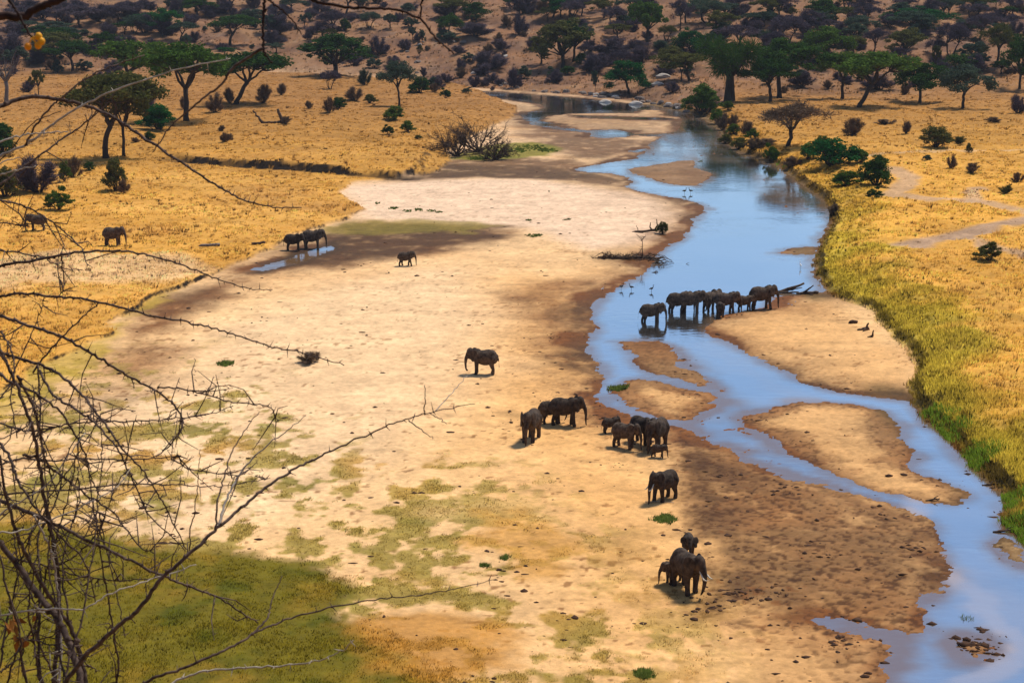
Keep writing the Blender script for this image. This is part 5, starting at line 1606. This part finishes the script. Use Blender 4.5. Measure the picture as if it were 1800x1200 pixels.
thicket(804, 275, 96, 54, 'dead black thicket below the left bank, left of its twin', 1)
thicket(842, 268, 108, 60, 'dead black thicket below the left bank with the tallest limbs', 2)
thicket(872, 281, 62, 40, 'low dead brush at the right end of the black thicket', 3)


# ------------------------------------------------------------------ birds
def bird(px, py, H, white, label, yaw):
    x, y, z, dep = hit(px, py)
    z = max(z, -0.06)
    root = empty('egret' if white else 'wading_bird', (x, y, z), rad_(yaw))
    m = M_BIRDW if white else M_BIRDD
    mb = MB()
    mb.ball((0, 0, 0.52 * H), (0.24 * H, 0.11 * H, 0.13 * H), 10, 8)
    limb(mb, [(0.16 * H, 0, 0.58 * H), (0.27 * H, 0, 0.74 * H), (0.22 * H, 0, 0.88 * H), (0.28 * H, 0, 0.96 * H)], [0.07 * H, 0.04 * H, 0.035 * H, 0.045 * H], 3, 7)
    mb.tube([(-0.18 * H, 0, 0.5 * H), (-0.36 * H, 0, 0.44 * H)], [0.08 * H, 0.03 * H], 6)
    obj('body', mb.mesh('body'), m, root)
    b = MB()
    b.tube([(0.30 * H, 0, 0.96 * H), (0.46 * H, 0, 0.92 * H)], [0.022 * H, 0.006 * H], 5)
    obj('beak', b.mesh('beak'), M_BERRY if white else M_BIRDD, root)
    for s in (-1, 1):
        l = MB()
        l.tube([(0.02 * H, 0.05 * s * H, 0.44 * H), (0.0, 0.05 * s * H, 0.24 * H), (0.02 * H, 0.05 * s * H, -0.02)], [0.022 * H, 0.014 * H, 0.014 * H], 5)
        obj('leg', l.mesh('leg'), M_BIRDD, root)
    tag(root, label, 'bird')


bird(1407, 473, 1.0, True, 'white egret in the river near the right bank', 100)
bird(1440, 498, 0.7, True, 'small white egret at the foot of the right bank', 10)
bird(1059, 512, 0.6, True, 'tiny white bird at the left water edge', 30)
bird(1092, 510, 0.9, False, 'dark wading bird at the left shallows, leftmost of three', 0)
bird(1110, 512, 0.9, False, 'dark wading bird at the left shallows, middle of three', 180)
bird(1145, 516, 0.9, False, 'dark wading bird nearest the crossing herd, rightmost of three', 20)
bird(1203, 343, 1.1, False, 'dark wading bird in the upper river, left of two', 0)
bird(1214, 343, 1.1, False, 'dark wading bird in the upper river, right of two', 180)

# ------------------------------------------------------------------ boulders along the far bank
def rock_mesh(seed):
    r = np.random.default_rng(seed)
    mb = MB()
    mb.ball((0, 0, 0), (1, 1, 1), 10, 7)
    v = np.array(mb.v)
    n = fbm(v[:, 0] * 3 + seed * 9, v[:, 1] * 3 + v[:, 2] * 4, 1.7, 3, seed)
    mb.v = [tuple(q_) for q_ in v * (1 + 0.28 * n)[:, None]]
    return mb.mesh('boulder', smooth=False)


RK = [rock_mesh(k) for k in range(4)]
r = np.random.default_rng(5)
line = [(880, 158), (940, 164), (1000, 168), (1060, 174), (1110, 181), (1150, 185), (1190, 193), (1230, 205)]
for k in range(64):
    u = r.uniform(0, len(line) - 1.001)
    i = int(u)
    px = line[i][0] + (line[i + 1][0] - line[i][0]) * (u - i)
    py = line[i][1] + (line[i + 1][1] - line[i][1]) * (u - i) - abs(r.normal()) * 4 - 1.5
    if k > 44:
        px, py = r.uniform(690, 900), r.uniform(70, 130)
    x, y, z, dep = hit(px, py)
    s = r.uniform(0.4, 1.3)
    o = obj('boulder', RK[k % 4], M_PALEROCK if k % 9 == 0 else M_ROCK)
    o.location = (x, y, z + 0.1 * s)
    o.scale = (s * r.uniform(0.8, 1.7), s, s * r.uniform(0.5, 0.8))
    o.rotation_euler = (0, 0, r.uniform(0, 6))
    if k > 44:
        tag(o, 'dark stone on the rocky rise above the left plain', 'boulder', 'stones on the rocky rise')
    else:
        tag(o, 'pale weathered boulder among those along the far water edge' if k % 9 == 0 else 'brown boulder among those along the far water edge', 'boulder', 'pale boulders along the far bank' if k % 9 == 0 else 'brown boulders along the far bank')
for px, py, s, lab in [(1166, 136, 1.5, 'large whitish boulder on the slope above the far bank'), (1156, 150, 1.3, 'whitish boulder just below the largest one on the slope'), (1064, 181, 1.2, 'flat whitish boulder at the far water edge under the leaning acacia'), (1118, 184, 1.3, 'flat pale boulder right of the leaning acacia at the water')]:
    x, y, z, dep = hit(px, py)
    o = tag(obj('boulder', RK[1], M_PALEROCK), lab, 'boulder')
    o.location = (x, y, z + 0.2)
    o.scale = (s * 1.5, s, s * 0.6)

# ------------------------------------------------------------------ thorn bush beside the viewpoint (rooted on the bluff at left)
def near(px, py, d):
    r = ray(px, py)
    return np.array([r[0] * d, r[1] * d, CAMZ + r[2] * d])


def spline(P, n):
    P = np.array(P, float)
    Q = np.vstack([2 * P[0] - P[1], P, 2 * P[-1] - P[-2]])
    out = []
    for i in range(1, len(Q) - 2):
        for k in range(n):
            t_ = k / n
            a, b, c, d = Q[i - 1], Q[i], Q[i + 1], Q[i + 2]
            out.append(0.5 * ((2 * b) + (-a + c) * t_ + (2 * a - 5 * b + 4 * c - d) * t_ ** 2 + (-a + 3 * b - 3 * c + d) * t_ ** 3))
    out.append(P[-1])
    return np.array(out)


def thorn_mesh(pts, rad, step, length, r, fork=0.12):
    """paired straight thorns along a branch, sitting in the bark"""
    mb = MB()
    seg = np.linalg.norm(np.diff(pts, axis=0), axis=1)
    cum = np.concatenate([[0], np.cumsum(seg)])
    s = r.uniform(0, step)
    while s < cum[-1]:
        i = min(np.searchsorted(cum, s) - 1, len(seg) - 1)
        i = max(i, 0)
        t_ = (s - cum[i]) / max(seg[i], 1e-6)
        p = pts[i] + (pts[i + 1] - pts[i]) * t_
        d = (pts[i + 1] - pts[i]) / max(seg[i], 1e-6)
        R = rad[i]
        side = np.cross(d, r.normal(size=3))
        side /= np.linalg.norm(side)
        for sg in ((1, -1) if r.random() < 0.55 else (1,)):
            L = length * r.uniform(0.35, 1.0)
            if r.random() < 0.10:
                L *= 1.9
            dr = side * sg + d * r.uniform(-0.2, 0.5) + 0.25 * r.normal(size=3)
            dr /= np.linalg.norm(dr)
            mb.tube([p, p + dr * L * 0.25, p + dr * L], [max(R * 0.75, 0.0016), 0.0015, 0.0004], 4, False)
        if r.random() < 0.5:
            mb.ball(p + side * R * 0.6, (R * 0.9 + 0.0012,) * 3, 5, 4)
        s += step * r.uniform(0.5, 1.5)
    return mb.mesh('thorns')


ROOT = np.array([-2.05, 4.6, 0.0])
ROOT[2] = float(hz(np.array([ROOT[0]]), np.array([ROOT[1]]))[0])
bush = empty('thorn_bush', tuple(ROOT))
tag(bush, 'tangled leafless thorn bush with long spiny branches at the left', 'bush')
# ([(px, py)...], depth m, width px at start, width px at end, material, thorns, runs to the root)
DK, PL, RD = M_TWIG, M_PALETWIG, M_REDTWIG
BR = [
    ([(-40, 205), (0, 187), (50, 171), (100, 174), (150, 186), (200, 207), (245, 237), (290, 267), (340, 300), (390, 332), (430, 352), (480, 364), (530, 365)], 5.0, 7.5, 1.6, DK, 1, 1),
    ([(-40, 298), (0, 275), (47, 253), (95, 218), (145, 186), (230, 149), (330, 118), (405, 103)], 4.8, 5.0, 1.8, PL, 0.15, 1),
    ([(44, 256), (60, 225), (88, 190), (110, 171), (165, 130), (212, 111), (254, 97)], 4.85, 3.4, 1.6, DK, 0.3, 0),
    ([(-40, 352), (0, 325), (30, 302), (80, 266), (120, 237), (155, 212), (170, 193)], 5.1, 4.0, 2.2, DK, 0.6, 1),
    ([(-40, 265), (0, 250), (40, 238), (80, 234), (119, 232)], 4.6, 3.4, 1.6, PL, 0.1, 1),
    ([(-30, 318), (0, 308), (30, 299), (62, 292)], 4.6, 2.8, 1.6, PL, 0, 1),
    ([(-30, 298), (0, 287), (34, 277)], 4.6, 2.4, 1.4, PL, 0, 1),
    ([(-40, 345), (0, 352), (30, 358), (58, 369), (85, 386), (107, 402), (130, 422), (147, 443), (153, 469)], 5.2, 3.6, 1.5, DK, 1, 1),
    ([(-30, 396), (0, 391), (30, 396), (52, 398)], 5.2, 2.4, 1.4, DK, 1, 1),
    ([(-40, 480), (0, 468), (60, 457), (110, 448), (150, 442), (200, 441), (246, 446), (300, 460), (350, 477), (400, 497), (440, 507), (479, 509)], 5.0, 5.0, 1.2, DK, 1, 1),
    ([(-30, 440), (0, 441), (40, 446), (75, 452), (108, 471), (145, 474)], 5.05, 3.0, 1.3, DK, 0.8, 1),
    ([(107, 445), (110, 472), (113, 500), (104, 520)], 5.05, 2.6, 1.6, DK, 0.8, 0),
    ([(-40, 525), (0, 520), (40, 516), (90, 520), (150, 526), (210, 539), (265, 555), (330, 566), (380, 578), (430, 594), (480, 610), (540, 622), (605, 642)], 4.9, 4.6, 1.5, DK, 1, 1),
    ([(-40, 540), (0, 555), (50, 572), (110, 593), (160, 620), (200, 645), (235, 666), (275, 688), (300, 706), (315, 725), (322, 740), (315, 762), (292, 788), (274, 802)], 4.9, 5.0, 1.8, DK, 1, 1),
    ([(277, 680), (320, 683), (360, 693), (410, 706), (470, 714), (482, 726), (489, 741)], 4.9, 2.8, 1.3, DK, 1, 0),
    ([(-40, 612), (0, 620), (30, 628), (75, 643), (110, 662), (140, 690), (165, 720), (186, 746), (202, 770), (222, 796), (250, 825), (278, 868), (300, 910), (325, 960), (334, 970)], 4.7, 5.4, 1.6, DK, 1, 1),
    ([(58, 655), (82, 622), (110, 592), (150, 552), (176, 531)], 4.75, 3.2, 1.8, DK, 0.5, 0),
    ([(-30, 560), (0, 612), (22, 660), (45, 720), (62, 770), (72, 830), (82, 900), (98, 980), (104, 1050), (100, 1130), (92, 1230)], 4.5, 4, 8, DK, 1, 1),
    ([(150, 1260), (132, 1160), (102, 1088), (70, 1050), (36, 1000), (0, 955), (-40, 915)], 4.4, 12, 8, DK, 0.7, 0),
    ([(160, 1260), (148, 1180), (128, 1110), (95, 1060), (60, 1000), (30, 940), (10, 870), (0, 800)], 4.5, 9, 4, DK, 0.9, 0),
    ([(95, 1240), (140, 1164), (200, 1107), (247, 1067), (284, 1018), (333, 973), (377, 933), (418, 897), (467, 857), (520, 823), (560, 803), (600, 784), (660, 757), (713, 737), (767, 722), (835, 710)], 4.2, 7.5, 1.0, DK, 0.25, 0),
    ([(747, 729), (747, 705), (747, 676)], 4.2, 2.0, 1.0, DK, 0, 0), ([(765, 722), (790, 695), (822, 660)], 4.2, 1.8, 1.0, PL, 0, 0), ([(718, 738), (740, 755), (761, 771)], 4.2, 2.0, 1.0, DK, 0, 0), ([(755, 725), (775, 737), (785, 745)], 4.2, 1.6, 1.0, DK, 0, 0),
    ([(378, 932), (382, 885), (394, 840), (406, 798), (430, 757), (456, 723)], 4.2, 3.4, 1.2, DK, 0, 0),
    ([(384, 925), (400, 875), (420, 835), (455, 795), (500, 760), (538, 729)], 4.2, 4.2, 1.0, PL, 0, 0),
    ([(333, 973), (335, 930), (344, 885), (349, 830), (352, 790)], 4.25, 2.4, 1.0, DK, 0, 0),
    ([(225, 1240), (255, 1199), (310, 1178), (360, 1157), (405, 1137), (445, 1113), (480, 1098), (520, 1083), (600, 1063), (680, 1051), (740, 1045), (800, 1034), (870, 1018)], 4.3, 5.0, 0.9, DK, 0.2, 0),
    ([(443, 1115), (462, 1095), (472, 1080), (480, 1048), (496, 1012)], 4.3, 3.4, 1.4, DK, 0, 0),
    ([(270, 1240), (305, 1199), (360, 1180), (430, 1173), (500, 1169), (560, 1160), (600, 1144), (621, 1124)], 4.35, 4.2, 1.2, PL, 0.2, 0),
    ([(-40, 868), (0, 880), (40, 896), (100, 922), (150, 947), (205, 973), (260, 1000), (300, 1018), (342, 1034), (390, 1053), (430, 1080), (454, 1094)], 4.6, 6.5, 2.0, DK, 1, 1),
    ([(-40, 873), (0, 870), (60, 864), (130, 860), (190, 853), (250, 850), (310, 852), (360, 855), (420, 850), (475, 840)], 4.7, 3.4, 1.0, DK, 0.9, 1),
    ([(40, 800), (70, 806), (100, 830), (150, 868), (200, 902), (240, 955), (270, 972)], 4.7, 4.4, 1.6, DK, 1, 0),
    ([(20, 980), (80, 995), (140, 1012), (200, 1019), (250, 1018), (286, 1015)], 4.5, 3.0, 1.4, DK, 0.6, 0),
    ([(-40, 1095), (0, 1082), (60, 1072), (110, 1070), (150, 1068), (190, 1045), (240, 1026), (285, 1012), (345, 992)], 4.45, 3.2, 1.6, PL, 0.2, 1),
    ([(157, 830), (165, 900), (180, 1000), (192, 1060), (200, 1120), (208, 1170), (200, 1240)], 4.6, 2.0, 3.6, DK, 0.9, 0),
    ([(60, 905), (86, 960), (98, 1005), (104, 1060), (108, 1130), (100, 1240)], 4.45, 3.0, 5.0, PL, 0.6, 0),
    ([(60, 770), (97, 750), (140, 742), (200, 741), (260, 739), (310, 735), (367, 728), (410, 713)], 4.8, 3.0, 1.2, DK, 1, 0),
    ([(-40, 735), (0, 744), (50, 757), (97, 750)], 4.8, 3.0, 2.4, DK, 1, 1),
    ([(-40, 810), (0, 816), (40, 806), (90, 810), (150, 806), (220, 808), (300, 802), (318, 800)], 4.75, 3.4, 1.4, DK, 1, 1),
    ([(300, 805), (330, 822), (370, 830), (420, 835)], 4.75, 2.4, 1.2, DK, 1, 0),
    ([(70, 650), (90, 690), (120, 712), (160, 737), (190, 768), (214, 802), (236, 850), (262, 905), (300, 940), (327, 968)], 4.65, 4.2, 1.4, DK, 1, 0),
    ([(-30, 660), (20, 672), (60, 690), (100, 718), (130, 760), (150, 800), (160, 840), (175, 870)], 4.6, 4.6, 1.8, DK, 1, 1),
    ([(30, 660), (60, 720), (75, 790), (88, 830), (100, 870)], 4.55, 4.6, 2.2, DK, 1, 0),
    ([(66, 640), (70, 700), (73, 770), (82, 800)], 4.6, 3.4, 2.0, DK, 1, 0),
    ([(-30, 780), (10, 792), (30, 840), (60, 890), (100, 935), (150, 990), (168, 1060)], 4.5, 5, 2, DK, 1, 1),
    ([(0, 975), (15, 1050), (35, 1110), (40, 1180), (60, 1240)], 4.4, 3.2, 4, DK, 0.8, 0),
    ([(0, 1180), (20, 1165), (40, 1150), (42, 1120)], 4.4, 3, 1.6, DK, 0.4, 0),
    ([(85, 1000), (120, 985), (150, 960), (175, 930), (190, 890), (205, 850)], 4.5, 3, 1.2, DK, 1, 0),
    ([(0, 905), (40, 880), (90, 845), (120, 800), (150, 760)], 4.5, 2.8, 1.2, PL, 0.1, 1),
    ([(-20, 945), (30, 935), (110, 905), (200, 860), (230, 820)], 4.45, 3.0, 1.2, PL, 0.1, 1),
    ([(0, 700), (20, 660), (50, 600), (66, 560), (80, 520)], 4.9, 2.4, 1.2, DK, 0.6, 1),
    ([(-20, 300), (20, 262), (60, 215), (108, 195)], 4.9, 2.2, 1.2, DK, 0.1, 1),
    ([(30, 1120), (80, 1130), (130, 1150), (170, 1180)], 4.5, 2.6, 1.4, DK, 0.8, 0),
    ([(120, 1090), (110, 1000), (120, 940), (140, 880), (135, 820)], 4.6, 3.4, 1.6, DK, 1, 0),
    ([(220, 1120), (205, 1040), (185, 960), (175, 900)], 4.55, 1.6, 2.4, DK, 0.9, 0),
    ([(-20, 590), (12, 600), (25, 640), (20, 700), (30, 770)], 4.7, 3.0, 1.6, DK, 1, 1),
]
rb_r = np.random.default_rng(15)
for k in range(7):     # the thick of the tangle
    xs, xe, ye = rb_r.uniform(-30, 130), rb_r.uniform(-20, 190), rb_r.uniform(600, 960)
    bow = rb_r.uniform(-50, 50)
    BR.append(([(xs + (xe - xs) * t_ + bow * math.sin(t_ * 3.14) + rb_r.normal() * 6, 1240 + (ye - 1240) * t_) for t_ in np.linspace(0, 1, 8)], rb_r.uniform(4.3, 4.9), rb_r.uniform(2.6, 5.5), 1.3, DK, 0.9, 0))
for k, (pts, dep, w0, w1, m_, th, rooted) in enumerate(BR):
    dd = [dep + 0.10 * math.sin(k * 1.7 + 0.5 * i) for i in range(len(pts))]
    P = [near(px, py, d) for (px, py), d in zip(pts, dd)]
    W0 = [w0 + (w1 - w0) * i / (len(pts) - 1) for i in range(len(pts))]
    if rooted:
        a = near(pts[0][0] - 110 - 10 * (k % 5), min(pts[0][1] + 120, 1100), dep)
        b = near(-250 - 14 * (k % 7), max(pts[0][1] + 330, 1120), dep - 0.1)
        c = ROOT + np.array([0.12 * math.cos(k), 0.12 * math.sin(k), -0.05])
        P = [c, c + (b - c) * 0.5, b, b + (a - b) * 0.4, b + (a - b) * 0.75, a] + P
        W0 = [w0 * 2.2, w0 * 1.9, w0 * 1.7, w0 * 1.5, w0 * 1.4, w0 * 1.3] + W0
    elif pts[0][1] >= 1200:
        e = P[0] + (P[0] - P[1]) * 1.2
        c = np.array([0.75 * e[0] + 0.25 * ROOT[0], e[1], 0.0])
        c[2] = float(hz(np.array([c[0]]), np.array([c[1]]))[0]) - 0.05
        P = [c + (e - c) * q_ for q_ in (0, 0.2, 0.4, 0.6, 0.8, 0.92)] + P
        W0 = [w0 * 1.4, w0 * 1.35, w0 * 1.3, w0 * 1.2, w0 * 1.15, w0 * 1.1] + W0
    S = spline(P, 7)
    rad = np.interp(np.linspace(0, 1, len(S)), np.linspace(0, 1, len(W0)), W0) * dep / FPX * 0.5 * 1.18
    S[1:-1] += rb_r.normal(size=(len(S) - 2, 3)) * 0.0015
    mb = MB()
    mb.tube([tuple(p - ROOT) for p in S], list(rad), 6)
    o = obj('branch', mb.mesh('branch'), m_, bush)
    if th > 0.5 and k not in (0, 9, 12):
        # short spiny side twigs
        sm, sr = MB(), rb_r
        for _ in range(int(5 + len(S) * 0.10)):
            i = int(sr.integers(len(S) // 4, len(S)))
            d = sr.normal(size=3)
            d /= np.linalg.norm(d)
            L = sr.uniform(0.03, 0.16)
            q1 = S[i] + d * L * 0.5 + sr.normal(size=3) * 0.008
            q2 = S[i] + d * L + sr.normal(size=3) * 0.016
            sm.tube([tuple(S[i] - ROOT), tuple(q1 - ROOT), tuple(q2 - ROOT)], [0.0022, 0.0017, 0.0008], 5, False)
            for _ in range(int(L / 0.018)):
                u_ = sr.random()
                b_ = S[i] + (q2 - S[i]) * u_
                v_ = sr.normal(size=3)
                v_ /= np.linalg.norm(v_)
                sm.tube([tuple(b_ - ROOT), tuple(b_ + v_ * sr.uniform(0.006, 0.016) - ROOT)], [0.0013, 0.0003], 4, False)
        tw = obj('side_twigs', sm.mesh('side_twigs'), m_, o)
        tw['kind'] = 'stuff'
    if th > 0.02:
        tm = thorn_mesh(S - ROOT, rad, 0.026 / max(th, 0.05) ** 0.6, 0.024, rb_r)
        t_ = obj('thorns', tm, m_, o)
        t_['kind'] = 'stuff'
# a few curled dead leaves caught in the tangle at the lower left
lf = MB()
for k in range(16):
    p = near(rb_r.uniform(15, 62), rb_r.uniform(1085, 1140), 4.45 + rb_r.normal() * 0.03)
    u = rb_r.normal(size=3)
    u /= np.linalg.norm(u)
    v_ = np.cross(u, rb_r.normal(size=3))
    v_ /= np.linalg.norm(v_)
    n0 = len(lf.v)
    L = 0.02
    for q_ in (p - u * L, p - v_ * L * 0.4 + [0, 0, 0.004], p + u * L, p + v_ * L * 0.4 + [0, 0, 0.004]):
        lf.v.append(tuple(q_ - ROOT))
    lf.f.append((n0, n0 + 1, n0 + 2, n0 + 3))
o = obj('dead_leaves', lf.mesh('dead_leaves', False), noisy_mat('dead_leaf', (0.22, 0.08, 0.015), (0.40, 0.16, 0.03), 30, 0.8, 0), bush)
o['kind'] = 'stuff'

# ------------------------------------------------------------------ overhanging tree: trunk left of the view, boughs across the top
TR = np.array([-1.75, 2.2, 0.0])
TR[2] = float(hz(np.array([TR[0]]), np.array([TR[1]]))[0])
tree = empty('overhanging_tree', tuple(TR))
tag(tree, 'dark boughs of a near tree reaching across the top edge', 'tree')
top = near(-330, -420, 2.9)
mb = MB()
S = spline([TR + [0, 0, -0.1], TR + [0.05, 0.1, 1.2], TR + [0.1, 0.2, 2.3], top], 6)
mb.tube([tuple(p - TR) for p in S], list(np.linspace(0.09, 0.035, len(S))), 10)
obj('trunk', mb.mesh('trunk'), M_BARK, tree)
TB = [
    ([(-330, -420), (-160, 20), (-40, 36), (0, 29), (40, 28), (75, 11), (112, -4), (170, -40), (300, -80), (470, -60)], 2.9, 19, 9, M_REDTWIG, 0),
    ([(-330, -420), (-120, -200), (0, -60), (12, -8), (28, 18), (42, 42), (56, 66)], 2.6, 8, 3.5, M_REDTWIG, 0),
    ([(300, -80), (440, -50), (463, -10), (464, 20), (462, 50), (463, 86), (470, 100), (479, 110)], 3.2, 6.5, 3, M_REDTWIG, 0.2),
    ([(463, 86), (430, 104), (404, 126), (390, 148), (350, 180), (310, 212), (290, 236), (268, 268)], 3.2, 5.5, 2.0, M_TWIG, 0),
    ([(466, -4), (480, 6), (500, 21), (520, 45), (530, 61)], 3.2, 4, 2.0, M_REDTWIG, 0.2),
    ([(440, -50), (500, -30), (545, -2), (580, 8), (640, 15), (690, 17), (735, 31), (760, 60), (780, 80), (798, 95)], 3.2, 7.0, 2.6, M_REDTWIG, 0.5),
    ([(520, -25), (640, -60), (745, -30), (741, 5), (739, 31)], 3.2, 4, 3.0, M_REDTWIG, 0),
]
for k, (pts, dep, w0, w1, m_, th) in enumerate(TB):
    P = [near(px, py, dep) for px, py in pts]
    S = spline(P, 7)
    rad = np.linspace(w0, w1, len(S)) * dep / FPX * 0.5
    S[1:-1] += rb_r.normal(size=(len(S) - 2, 3)) * 0.001
    mb = MB()
    mb.tube([tuple(p - TR) for p in S], list(rad), 8)
    o = obj('branch', mb.mesh('branch'), m_, tree)
    if th:
        t_ = obj('thorns', thorn_mesh(S - TR, rad, 0.06, 0.014, rb_r), m_, o)
        t_['kind'] = 'stuff'
    if k == 1:
        for px, py in [(68, 64), (49, 82), (67, 80), (73, 73)]:
            b = MB()
            c = near(px, py, dep) - TR
            b.ball(c, (0.0058, 0.0058, 0.0062), 10, 8)
            b.tube([tuple(c), tuple(S[-1] - TR)], [0.0012, 0.0014], 5)
            obj('berry', b.mesh('berry'), M_BERRY, o)

# ------------------------------------------------------------------ thin dry air over the whole valley
hb = MB()
x0, x1, y0, y1, z0, z1 = -2600, 2600, -90, 2600, -3, 90
hb.v = [(x, y, z) for z in (z0, z1) for y in (y0, y1) for x in (x0, x1)]
hb.f = [(0, 2, 3, 1), (4, 5, 7, 6), (0, 1, 5, 4), (2, 6, 7, 3), (0, 4, 6, 2), (1, 3, 7, 5)]
hm_ = bpy.data.materials.new('haze')
hm_.use_nodes = True
ht = hm_.node_tree
for n in list(ht.nodes):
    if n.type != 'OUTPUT_MATERIAL':
        ht.nodes.remove(n)
pv = ht.nodes.new('ShaderNodeVolumePrincipled')
pv.inputs['Density'].default_value = 0.00007
pv.inputs['Color'].default_value = (0.72, 0.80, 0.95, 1)
ht.links.new(pv.outputs[0], ht.nodes['Material Output'].inputs['Volume'])
tag(obj('haze', hb.mesh('haze', False), hm_), kind='stuff')
